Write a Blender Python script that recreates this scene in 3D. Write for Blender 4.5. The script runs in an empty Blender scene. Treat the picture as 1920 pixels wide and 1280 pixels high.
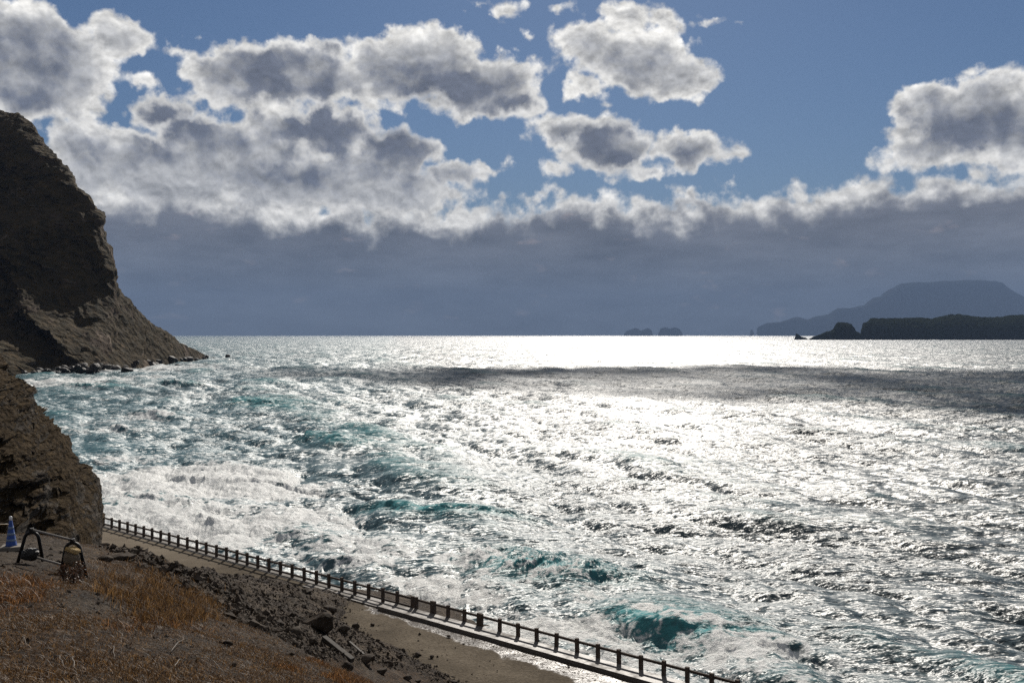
import bpy, bmesh, math, random
import numpy as np
from mathutils import Vector, Matrix

S = bpy.context.scene
COL = S.collection
R = math.radians
F = 1867.0          # focal length of the photograph in its own pixels
CH = 23.0           # camera height above the sea
WALK = 4.0          # level of the gravel road behind the sea wall

# ------------------------------------------------------------------ camera
cam = bpy.data.cameras.new('camera'); cam.lens = 35.0; cam.sensor_width = 36.0
cam.clip_start = 0.5; cam.clip_end = 120000
camo = bpy.data.objects.new('camera', cam); COL.objects.link(camo)
camo.location = (0, 0, CH); camo.rotation_euler = (R(90 - 0.37), 0, 0)
S.camera = camo

# ------------------------------------------------------------------ sun, exposure
SUN_EL, SUN_AZ = R(33), R(6.0)      # azimuth measured from +Y towards +X
sun = bpy.data.lights.new('sun', 'SUN'); sun.energy = 4.4; sun.angle = R(0.53); sun.color = (1.0, .94, .855)
suno = bpy.data.objects.new('sun', sun); COL.objects.link(suno)
sdir = Vector((math.sin(SUN_AZ)*math.cos(SUN_EL), math.cos(SUN_AZ)*math.cos(SUN_EL), math.sin(SUN_EL)))
suno.rotation_euler = (-sdir).to_track_quat('-Z', 'Y').to_euler(); suno.location = (0, 0, 60)
S.view_settings.view_transform = 'Standard'; S.view_settings.look = 'None'
S.view_settings.exposure = 0.32; S.view_settings.gamma = 1.0
S.render.engine = 'CYCLES'
S.cycles.max_bounces = 6; S.cycles.diffuse_bounces = 2; S.cycles.glossy_bounces = 3
S.cycles.transparent_max_bounces = 8; S.cycles.volume_bounces = 0
S.cycles.use_denoising = False

# ------------------------------------------------------------------ node helper
class NT:
    def __init__(s, nt): s.nt = nt; s.n = nt.nodes; s.l = nt.links
    def put(s, sock, v):
        if v is None: return
        if isinstance(v, bpy.types.NodeSocket): s.l.new(v, sock)
        elif isinstance(v, (tuple, list)):
            if sock.type == 'RGBA' and len(v) == 3: v = (*v, 1)
            sock.default_value = v
        else: sock.default_value = v
    def new(s, t, **kw):
        n = s.n.new(t)
        for k, v in kw.items(): setattr(n, k, v)
        return n
    def m(s, op, a, b=None, c=None, clamp=False):
        n = s.new('ShaderNodeMath', operation=op); n.use_clamp = clamp
        s.put(n.inputs[0], a); s.put(n.inputs[1], b)
        if c is not None: s.put(n.inputs[2], c)
        return n.outputs[0]
    def v(s, op, a, b=None, c=None):
        n = s.new('ShaderNodeVectorMath', operation=op)
        s.put(n.inputs[0], a)
        if op == 'SCALE': s.put(n.inputs[3], b)
        else:
            s.put(n.inputs[1], b)
            if c is not None: s.put(n.inputs[2], c)
        return n.outputs['Value'] if op in ('LENGTH', 'DOT_PRODUCT', 'DISTANCE') else n.outputs[0]
    def xyz(s, x, y, z=0.0):
        n = s.new('ShaderNodeCombineXYZ')
        s.put(n.inputs[0], x); s.put(n.inputs[1], y); s.put(n.inputs[2], z)
        return n.outputs[0]
    def sep(s, v):
        n = s.new('ShaderNodeSeparateXYZ'); s.put(n.inputs[0], v); return n.outputs
    def noise(s, v, scale, detail=4, rough=.5, dist=0.0, col=False, lac=2.0):
        n = s.new('ShaderNodeTexNoise'); s.put(n.inputs['Vector'], v)
        n.inputs['Scale'].default_value = scale; n.inputs['Detail'].default_value = detail
        n.inputs['Roughness'].default_value = rough; n.inputs['Distortion'].default_value = dist
        n.inputs['Lacunarity'].default_value = lac
        return n.outputs['Color' if col else 0]
    def vor(s, v, scale, feature='F1', rnd=1.0, out=0, detail=0.0):
        n = s.new('ShaderNodeTexVoronoi', feature=feature); s.put(n.inputs['Vector'], v)
        n.inputs['Scale'].default_value = scale; n.inputs['Randomness'].default_value = rnd
        n.inputs['Detail'].default_value = detail
        return n.outputs[out]
    def rng(s, v, a, b, c=0.0, d=1.0, smooth=True):
        n = s.new('ShaderNodeMapRange'); n.interpolation_type = 'SMOOTHSTEP' if smooth else 'LINEAR'
        s.put(n.inputs[0], v)
        for i, q in enumerate((a, b, c, d)): s.put(n.inputs[i+1], q)
        return n.outputs[0]
    def mix(s, f, a, b, mode='MIX'):
        n = s.new('ShaderNodeMix', data_type='RGBA', blend_type=mode)
        s.put(n.inputs[0], f); s.put(n.inputs[6], a); s.put(n.inputs[7], b)
        return n.outputs[2]
    def ramp(s, f, pts, interp='LINEAR'):
        n = s.new('ShaderNodeValToRGB'); n.color_ramp.interpolation = interp
        e = n.color_ramp.elements
        while len(e) < len(pts): e.new(.5)
        for q, (p, c) in zip(e, pts):
            q.position = p; q.color = (*c, 1) if isinstance(c, tuple) else (c, c, c, 1)
        s.put(n.inputs[0], f)
        return n.outputs[0]
    def bump(s, h, dist, strength=1.0, nrm=None):
        n = s.new('ShaderNodeBump'); n.inputs['Strength'].default_value = strength
        n.inputs['Distance'].default_value = dist; s.put(n.inputs['Height'], h)
        if nrm is not None: s.put(n.inputs['Normal'], nrm)
        return n.outputs[0]

def material(name):
    mt = bpy.data.materials.new(name); mt.use_nodes = True
    t = NT(mt.node_tree); t.n.clear()
    t.out = t.new('ShaderNodeOutputMaterial')
    return mt, t
def pbsdf(t, col, rough=.8, spec=.5, metal=0.0, nrm=None, ior=None):
    n = t.new('ShaderNodeBsdfPrincipled')
    t.put(n.inputs['Base Color'], col); t.put(n.inputs['Roughness'], rough)
    t.put(n.inputs['Specular IOR Level'], spec); t.put(n.inputs['Metallic'], metal)
    if nrm is not None: t.put(n.inputs['Normal'], nrm)
    if ior: n.inputs['IOR'].default_value = ior
    return n.outputs[0]
def objco(t): return t.new('ShaderNodeTexCoord').outputs['Object']
def geo(t, k): return t.new('ShaderNodeNewGeometry').outputs[k]

# ------------------------------------------------------------------ sky
def build_world():
    W = bpy.data.worlds.new('World'); S.world = W; W.use_nodes = True
    t = NT(W.node_tree); t.n.clear()
    STR = 0.08
    out = t.new('ShaderNodeOutputWorld'); bg = t.new('ShaderNodeBackground')
    bg.inputs[1].default_value = STR; t.l.new(bg.outputs[0], out.inputs[0])
    sky = t.new('ShaderNodeTexSky', sky_type='NISHITA'); sky.sun_disc = False
    sky.sun_elevation = SUN_EL; sky.sun_rotation = SUN_AZ
    sky.altitude = 0; sky.air_density = 1.0; sky.dust_density = 0.2; sky.ozone_density = 3.0
    d = t.v('NORMALIZE', t.new('ShaderNodeTexCoord').outputs['Generated'])
    x, y, z = t.sep(d)
    az = t.m('ARCTAN2', x, y); el = t.m('ARCSINE', z)
    p0 = t.xyz(az, el, 0.0)
    # swirl the coordinates so that the edges of the clouds curl and fray
    w1 = t.v('SUBTRACT', t.noise(d, 14, 2, .5, col=True), (.5, .5, .5))
    w2 = t.v('SUBTRACT', t.noise(d, 50, 4, .55, col=True), (.5, .5, .5))
    p = t.v('ADD', p0, t.v('MULTIPLY', w1, (.042, .028, 0)))
    p = t.v('ADD', p, t.v('MULTIPLY', w2, (.026, .021, 0)))
    fine = t.noise(d, 52, 6, .52)
    puff = t.vor(t.v('ADD', d, t.v('SCALE', w2, .02)), 30, 'F1', detail=2.0)
    def ang(px, py):
        a = math.atan((px-960)/F); return a, math.atan((628-py)/F*math.cos(a))
    blobs = [  # px, py, rx, ry : places in the sky, heaps of cumulus
        (30,105,135,95),(130,140,95,78),(218,72,58,44),(50,190,130,45),(325,95,80,20),(600,196,190,26),(265,150,45,26),(450,300,230,62),(640,320,170,50),(250,300,120,60),(120,200,90,45),(360,180,60,20),(960,318,60,14),(180,200,50,28),
        (445,138,100,66),(560,143,130,70),(650,155,90,52),(735,125,92,70),(805,112,105,68),(900,158,125,66),(970,182,65,44),
        (300,218,62,42),(385,266,115,56),(530,245,100,52),(620,252,100,58),(735,290,105,52),(830,322,120,34),(920,318,75,20),
        (150,270,90,50),(190,330,120,60),(330,340,170,70),(520,350,170,60),(720,365,180,50),
        (1110,85,90,42),(1195,110,120,62),(1270,140,85,52),(1175,30,80,38),(1095,165,55,34),(975,72,25,14),(940,20,44,22),(1045,55,20,30),(1262,62,18,32),(1390,43,12,6),(1128,197,34,14),(885,8,60,18),(1260,40,42,34),(1340,32,40,15),(1040,25,40,22),
        (1060,250,85,42),(1140,270,95,58),(1285,285,98,42),(1365,293,55,18),(1060,315,65,24),(1210,322,110,26),
        (1745,205,80,58),(1835,215,125,78),(1930,235,110,78),(1700,245,60,30),(1770,285,140,40),(1548,303,22,12),
    ]
    cores = [(80,115,85,46,.6),(60,185,130,30,.5),(330,225,92,52,.95),(520,140,125,58,.8),(600,178,120,28,.7),(765,140,80,45,.7),(850,168,130,42,1.),(965,192,62,26,.85),
             (600,240,92,52,1.),(725,275,72,38,.9),(560,332,95,20,.7),(300,292,110,20,.45),(450,216,70,20,.5),(1115,266,76,42,.8),(1165,292,55,28,.85),(1100,320,66,14,.6),
             (1290,297,60,15,.4),(1180,118,90,22,.3),(1820,238,112,46,.95),(1910,240,66,32,.7),(385,272,80,24,.5),(800,330,120,16,.3)]
    def field(pp, blobs, sx_=1.12, sy_=1.15, sm=.22):
        acc = None
        for bb in blobs:
            (px, py, rx, ry) = bb[:4]
            a, e = ang(px, py); rx *= sx_; ry *= sy_
            mp = t.new('ShaderNodeMapping'); mp.vector_type = 'POINT'
            sx, sy = F/rx, F/ry
            mp.inputs['Scale'].default_value = (sx, sy, 0)
            mp.inputs['Location'].default_value = (-a*sx, -e*sy, 0)
            # each blob hangs on the one before it, which keeps the compiled shader small
            t.put(mp.inputs[0], pp if acc is None else t.v('MULTIPLY_ADD', acc, (1e-9, 1e-9, 0), pp))
            r = t.v('LENGTH', mp.outputs[0]); g = min(rx, ry*1.25)/62.0 if len(bb) == 4 else bb[4]
            r = t.m('MULTIPLY_ADD', r, g, -g)
            acc = r if acc is None else t.m('SMOOTH_MIN', acc, r, sm)
        return t.m('MULTIPLY', acc, -1.0)
    f0 = field(p, blobs); fc = field(p, cores, 1.3, 1.4, .2)
    # the long bank above the horizon: elevation of its top over the azimuth
    pa = t.sep(p)
    def banktop(azs):
        k = t.rng(azs, -.6, .6, 0, 1, smooth=False)
        pts = [(-300,300),(150,315),(500,345),(900,352),(1200,338),(1400,328),(1560,312),(1680,296),(1800,288),(1960,280),(2300,300)]
        n = t.new('ShaderNodeValToRGB'); e = n.color_ramp.elements
        while len(e) < len(pts): e.new(.5)
        for q, (px, py) in zip(e, pts):
            a, el_ = ang(px, py); q.position = (a+.6)/1.2; q.color = (el_*4,)*3 + (1,)
        t.put(n.inputs[0], k); return t.m('MULTIPLY', n.outputs[0], .25)
    top = banktop(pa[0])
    under = t.m('MULTIPLY', t.m('SUBTRACT', top, pa[1]), 16.0)     # >0 inside the bank
    dens = t.m('SMOOTH_MAX', f0, t.m('MINIMUM', under, 1.2), .15)
    nz = t.m('ADD', t.m('MULTIPLY', t.m('SUBTRACT', fine, .5), .72), t.m('MULTIPLY', t.m('SUBTRACT', .42, puff), .38))
    D = t.m('ADD', dens, nz)
    alpha = t.rng(D, -.02, .27)
    # light gets through the thin rims and the tops; thick cores are grey
    slow = t.noise(d, 22, 4, .5); mid = t.noise(t.v('ADD', d, t.v('SCALE', w2, .012)), 42, 4, .5)
    dw = t.v('ADD', t.v('MULTIPLY', d, (1, 1, 1.35)), t.v('SCALE', w1, .03))
    def rel(sc, off, det): return t.m('SUBTRACT', t.noise(dw, sc, det, .55), t.noise(t.v('ADD', dw, (.2*off, 0, off)), sc, det, .55))
    relief = t.m('ADD', t.m('MULTIPLY', rel(24, .016, 5), .55), t.m('MULTIPLY', rel(75, .006, 5), .6))
    body = t.m('ADD', dens, t.m('ADD', t.m('MULTIPLY', nz, .7), t.m('MULTIPLY', t.m('SUBTRACT', slow, .5), .9)))
    thick = t.rng(body, .12, .85)
    cm = t.rng(t.m('ADD', fc, t.m('ADD', t.m('MULTIPLY', t.m('SUBTRACT', mid, .5), 1.9), t.m('MULTIPLY', relief, .7))), -.25, .75)
    k = 1/STR
    rim = (.84*k, .82*k, .775*k); mid_c = (.45*k, .45*k, .45*k); core = (.122*k, .134*k, .170*k)
    cc = t.mix(thick, rim, mid_c)
    cc = t.mix(t.m('MULTIPLY', cm, t.rng(thick, .1, .7, .25, 1)), cc, core)
    rl = t.m('MAXIMUM', .62, t.m('ADD', 1.0, t.m('MULTIPLY', relief, t.rng(cm, 0, 1, 2.0, 1.3))))
    cc = t.mix(1.0, cc, t.xyz(rl, rl, rl), 'MULTIPLY')
    # deep inside the bank everything is slate blue, a little darker towards the sea
    deep = t.rng(t.m('ADD', under, t.m('ADD', t.m('MULTIPLY', t.m('SUBTRACT', slow, .5), 1.2), t.m('MULTIPLY', nz, .5)))  , .30, .72)
    low = t.rng(el, 0.0, .14)
    slate = t.mix(low, (.102*k, .122*k, .154*k), (.142*k, .146*k, .166*k))
    streak = t.noise(t.v('MULTIPLY', d, (1, 1, 4.5)), 7, 5, .55)
    streak = t.m('ADD', t.m('MULTIPLY', streak, .6), t.m('MULTIPLY', t.noise(t.v('MULTIPLY', d, (1, 1, 3.2)), 19, 5, .55), .4))
    sl = t.rng(streak, .36, .64, .66, 1.40, smooth=False)
    slate = t.mix(1.0, slate, t.xyz(sl, sl, sl), 'MULTIPLY')
    gl = t.rng(t.noise(t.v('MULTIPLY', d, (1, 1, 2.6)), 26, 4, .55),   .60, .78)     # far sunlit tops in the gloom
    slate = t.mix(t.m('MULTIPLY', gl, .5), slate, (.36*k, .30*k, .29*k))
    cc = t.mix(deep, cc, slate)
    blue = t.mix(1.0, sky.outputs[0], (.318, .375, .450), 'MULTIPLY')
    # broken cloud added over the unseen sky, brightens and neutralises the shaded sides
    away = t.m('MAXIMUM', t.rng(t.m('ABSOLUTE', az), .62, .85), t.rng(el, .38, .55))
    oc = t.noise(t.v('MULTIPLY', d, (1, 1, 1.8)), 2.6, 7, .6)
    ocol = t.mix(t.rng(oc, .48, .66), (.26*k, .255*k, .25*k), (.13*k, .134*k, .145*k))
    blue = t.mix(t.m('MULTIPLY', away, t.rng(oc, .40, .50)), blue, ocol)
    col = t.mix(t.m('MULTIPLY', alpha, 1.0), blue, cc)
    t.l.new(col, bg.inputs[0])
build_world()

# ------------------------------------------------------------------ mesh helpers
def tag(o, label=None, cat=None, group=None, kind=None):
    if label: o['label'] = label
    if cat: o['category'] = cat
    if group: o['group'] = group
    if kind: o['kind'] = kind
    return o
def mesh_np(name, verts, faces, mats, parent=None, smooth=True, attrs=None, mi=None):
    """verts Nx3 array, faces MxK array (K = 3 or 4)"""
    verts = np.ascontiguousarray(verts, dtype=np.float32); faces = np.ascontiguousarray(faces, dtype=np.int32)
    me = bpy.data.meshes.new(name); n, k = faces.shape
    me.vertices.add(len(verts)); me.vertices.foreach_set('co', verts.ravel())
    me.loops.add(n*k); me.loops.foreach_set('vertex_index', faces.ravel())
    me.polygons.add(n); me.polygons.foreach_set('loop_start', np.arange(0, n*k, k, dtype=np.int32))
    me.polygons.foreach_set('loop_total', np.full(n, k, dtype=np.int32))
    me.polygons.foreach_set('use_smooth', np.full(n, smooth))
    for m_ in (mats if isinstance(mats, (list, tuple)) else [mats]): me.materials.append(m_)
    if mi is not None: me.polygons.foreach_set('material_index', mi)
    for an, av in (attrs or {}).items():
        a = me.attributes.new(an, 'FLOAT', 'POINT'); a.data.foreach_set('value', np.ascontiguousarray(av, dtype=np.float32))
    me.update(calc_edges=True); me.validate()
    o = bpy.data.objects.new(name, me); COL.objects.link(o)
    if parent: o.parent = parent
    return o
def grid_faces(nr, nc):
    i = np.arange(nr-1)[:, None]*nc + np.arange(nc-1)[None, :]
    return np.stack([i, i+1, i+nc+1, i+nc], -1).reshape(-1, 4)
def empty(name, loc, rz=0):
    o = bpy.data.objects.new(name, None); COL.objects.link(o); o.location = loc; o.rotation_euler = (0, 0, rz)
    o.empty_display_size = .2
    return o
def bmobj(name, bm, m, parent=None, smooth=False):
    me = bpy.data.meshes.new(name); bmesh.ops.recalc_face_normals(bm, faces=bm.faces[:]); bm.to_mesh(me); bm.free(); me.materials.append(m)
    if smooth:
        for f in me.polygons: f.use_smooth = True
    o = bpy.data.objects.new(name, me); COL.objects.link(o)
    if parent: o.parent = parent
    return o
def bm_box(bm, c, s, rot=None, bevel=0.0):
    b = bmesh.new(); bmesh.ops.create_cube(b, size=1.0)
    bmesh.ops.scale(b, vec=s, verts=b.verts)
    if bevel: bmesh.ops.bevel(b, geom=b.edges[:]+b.verts[:], offset=bevel, segments=2, affect='EDGES', profile=.6)
    if rot is not None: bmesh.ops.rotate(b, cent=(0, 0, 0), matrix=rot, verts=b.verts)
    bmesh.ops.translate(b, vec=c, verts=b.verts)
    merge(bm, b)
def merge(bm, b):
    me = bpy.data.meshes.new('tmp'); b.to_mesh(me); b.free(); bm.from_mesh(me); bpy.data.meshes.remove(me)
def bm_tube(bm, pts, rad, seg=10, caps=True):
    pts = [Vector(p) for p in pts]; n = len(pts)
    rads = rad if isinstance(rad, (list, tuple)) else [rad]*n
    rings = []; ref = None
    for i, p in enumerate(pts):
        tg = (pts[min(i+1, n-1)] - pts[max(i-1, 0)]).normalized()
        if ref is None: ref = tg.orthogonal().normalized()
        ref = (ref - tg*ref.dot(tg)).normalized(); b2 = tg.cross(ref)
        rings.append([bm.verts.new(p + (ref*math.cos(a) + b2*math.sin(a))*rads[i]) for a in [2*math.pi*k/seg for k in range(seg)]])
    for a, b in zip(rings, rings[1:]):
        for k in range(seg): bm.faces.new((a[k], a[(k+1) % seg], b[(k+1) % seg], b[k]))
    if caps: bm.faces.new(rings[0][::-1]); bm.faces.new(rings[-1])

# ------------------------------------------------------------------ numpy noise
def _hash(ix, iy, iz, seed):
    h = (ix.astype(np.int64)*374761393 + iy.astype(np.int64)*668265263 + iz.astype(np.int64)*2147483647 + seed*974634777) & 0xffffffff
    h = ((h ^ (h >> 13))*1274126177) & 0xffffffff
    h = ((h ^ (h >> 16))*2246822519) & 0xffffffff
    return ((h ^ (h >> 15)) & 0xffffff)/float(0xffffff)*2 - 1
def vnoise(x, y, z, seed=0):
    x, y, z = np.broadcast_arrays(np.asarray(x, float), np.asarray(y, float), np.asarray(z, float))
    xi, yi, zi = np.floor(x), np.floor(y), np.floor(z); fx, fy, fz = x-xi, y-yi, z-zi
    u, v, w = [q*q*q*(q*(q*6-15)+10) for q in (fx, fy, fz)]
    r = 0
    for a in (0, 1):
        for b in (0, 1):
            for c in (0, 1):
                wt = (u if a else 1-u)*(v if b else 1-v)*(w if c else 1-w)
                r = r + wt*_hash(xi+a, yi+b, zi+c, seed)
    return r
def fbm(x, y, z, octv=5, seed=0, gain=.5, ridged=False):
    s = 0; a = 1.0; fr = 1.0
    for i in range(octv):
        n = vnoise(x*fr+i*17.3, y*fr-i*9.1, z*fr+i*5.7, seed+i)
        s = s + a*((1-2*np.abs(n)) if ridged else n); a *= gain; fr *= 2.03
    return s
def sstep(a, b, x):
    q = np.clip((x-a)/(b-a), 0, 1); return q*q*(3-2*q)
def P(px, py, d): return ((px-960)/F*d, d, CH-(py-628)/F*d)

# ------------------------------------------------------------------ materials
def rock_mat(name, cols, scale=1.0, bump=.3, rough=.85, veg=None, vegscale=.1, strata=0.0, spec=.03):
    mt, t = material(name); c = objco(t)
    n1 = t.noise(c, .35*scale, 8, .6); n2 = t.noise(c, 3.0*scale, 8, .65)
    col = t.ramp(n1, [(.3, cols[0]), (.5, cols[1]), (.68, cols[2])])
    sp = t.rng(n2, .3, .75, .6, 1.45, smooth=False)
    col = t.mix(1.0, col, t.xyz(sp, sp, sp), 'MULTIPLY')
    h = t.m('ADD', t.m('MULTIPLY', n2, .7), t.m('MULTIPLY', t.vor(c, 2.2*scale, 'F1'), .6))
    if strata:
        x, y, z = t.sep(c)
        st = t.noise(t.xyz(t.m('MULTIPLY', x, .25), t.m('MULTIPLY', y, .25), t.m('MULTIPLY', z, 2.2)), 1.3*scale, 6, .65)
        col = t.mix(t.rng(st, .42, .62, 0, .75), col, cols[2]); h = t.m('ADD', h, t.m('MULTIPLY', st, 1.2))
    if veg:
        vn = t.noise(c, vegscale, 7, .62)
        nz = t.sep(geo(t, 'Normal'))[2]
        vm = t.rng(t.m('ADD', vn, t.m('MULTIPLY', nz, .22)), .49, .57)
        vc = t.ramp(t.noise(c, 2.3*scale, 6, .7), [(.35, veg[0]), (.6, veg[1]), (.75, veg[2])])
        col = t.mix(vm, col, vc)
    t.l.new(pbsdf(t, col, rough, spec, nrm=t.bump(h, bump)), t.out.inputs[0])
    return mt
M_head = rock_mat('headland_rock', [(.046,.034,.024),(.088,.063,.044),(.22,.175,.135)], .07, 5.0, .8,
                  veg=[(.026,.022,.012),(.066,.047,.023),(.15,.098,.048)], vegscale=.03, strata=0.0)
M_crag = rock_mat('crag_rock', [(.034,.029,.024),(.070,.060,.050),(.16,.14,.118)], 1.6, .35, .9,
                  veg=[(.038,.028,.018),(.075,.052,.028),(.12,.085,.045)], vegscale=.5, strata=1.0, spec=.03)
M_wetrock = rock_mat('wet_rock', [(.022,.018,.015),(.040,.034,.029),(.07,.06,.05)], .5, .3, .62, spec=.2)
M_isle = rock_mat('island_green', [(.012,.014,.010),(.022,.024,.014),(.035,.034,.022)], .03, 6.0, .9,
                  veg=[(.010,.014,.007),(.022,.026,.012),(.036,.036,.018)], vegscale=.02, spec=.0)
M_far = rock_mat('far_island_green', [(.02,.022,.022),(.03,.034,.03),(.045,.045,.04)], .004, 20.0, .9, spec=.0)
M_stone = rock_mat('boulder_rock', [(.028,.021,.015),(.053,.041,.031),(.12,.096,.074)], 1.4, .08, .7)
def simple(name, col, rough=.6, metal=0.0, var=.25, scale=20, bump=.002, spec=.5):
    mt, t = material(name); c = objco(t); n = t.noise(c, scale, 6, .65)
    k = t.rng(n, .3, .7, 1-var, 1+var, smooth=False)
    cc = t.mix(1.0, col, t.xyz(k, k, k), 'MULTIPLY')
    t.l.new(pbsdf(t, cc, rough, spec, metal, t.bump(n, bump)), t.out.inputs[0])
    return mt
M_post = simple('weathered_fence_concrete', (.085,.064,.050), .85, var=.35, scale=6, bump=.01, spec=.2)
M_rail = simple('weathered_rail', (.070,.054,.043), .85, var=.35, scale=5, bump=.01, spec=.2)

# ------------------------------------------------------------------ fence line in plan
FA = np.array([-39.5, 98.0]); FB = np.array([8.4, 55.0])
FD = (FB-FA)/np.linalg.norm(FB-FA); FN = np.array([-FD[1], FD[0]])   # FN points to the sea (right/away)
if FN[1] < 0: FN = -FN
def fence_at(px):
    k = (px-960)/F      # X = k*Y
    s = (k*FA[1]-FA[0])/(FD[0]-k*FD[1]); return s
def wall_s(X, Y): return (X-FA[0])*FN[0] + (Y-FA[1])*FN[1]      # distance seawards of the fence
def wall_l(X, Y): return (X-FA[0])*FD[0] + (Y-FA[1])*FD[1]

# ------------------------------------------------------------------ the sea
def ocean_tile(N, L, wind, V, seed, kmin=0.0, kmax=1e9, hs=1.0, spread=4):
    rs = np.random.RandomState(seed)
    kx = np.fft.fftfreq(N, d=L/N)*2*np.pi; KX, KY = np.meshgrid(kx, kx, indexing='ij')
    k = np.hypot(KX, KY); k[0, 0] = 1e-6
    Lw = V*V/9.81; wd = np.array(wind)/np.hypot(*wind)
    cosf = (KX*wd[0]+KY*wd[1])/k
    Ph = np.exp(-1/(k*Lw)**2)/k**4*np.abs(cosf)**spread*np.where(cosf < 0, .15, 1.0)
    Ph *= (k >= kmin)*(k < kmax)*np.exp(-(k*0.12)**2); Ph[0, 0] = 0
    h = (rs.randn(N, N)+1j*rs.randn(N, N))*np.sqrt(Ph)
    hh = np.fft.ifft2(h).real; sc = hs/4/hh.std(); h = h*sc
    H = np.fft.ifft2(h).real
    # the real part of ifft keeps the hermitian half: rebuild it for the derivatives
    Hf = np.fft.fft2(H)
    DX = np.fft.ifft2(-1j*KX/k*Hf).real; DY = np.fft.ifft2(-1j*KY/k*Hf).real
    Jxx = np.fft.ifft2(KX*KX/k*Hf).real; Jyy = np.fft.ifft2(KY*KY/k*Hf).real; Jxy = np.fft.ifft2(KX*KY/k*Hf).real
    return dict(N=N, L=L, H=H, DX=DX, DY=DY, J=(Jxx, Jyy, Jxy))
def samp(tile, arr, X, Y):
    N, L = tile['N'], tile['L']
    u = (X/L*N) % N; v = (Y/L*N) % N; i = np.floor(u).astype(int); j = np.floor(v).astype(int); a = u-i; b = v-j
    i %= N; j %= N; i2 = (i+1) % N; j2 = (j+1) % N
    return arr[i, j]*(1-a)*(1-b)+arr[i2, j]*a*(1-b)+arr[i, j2]*(1-a)*b+arr[i2, j2]*a*b

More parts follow.
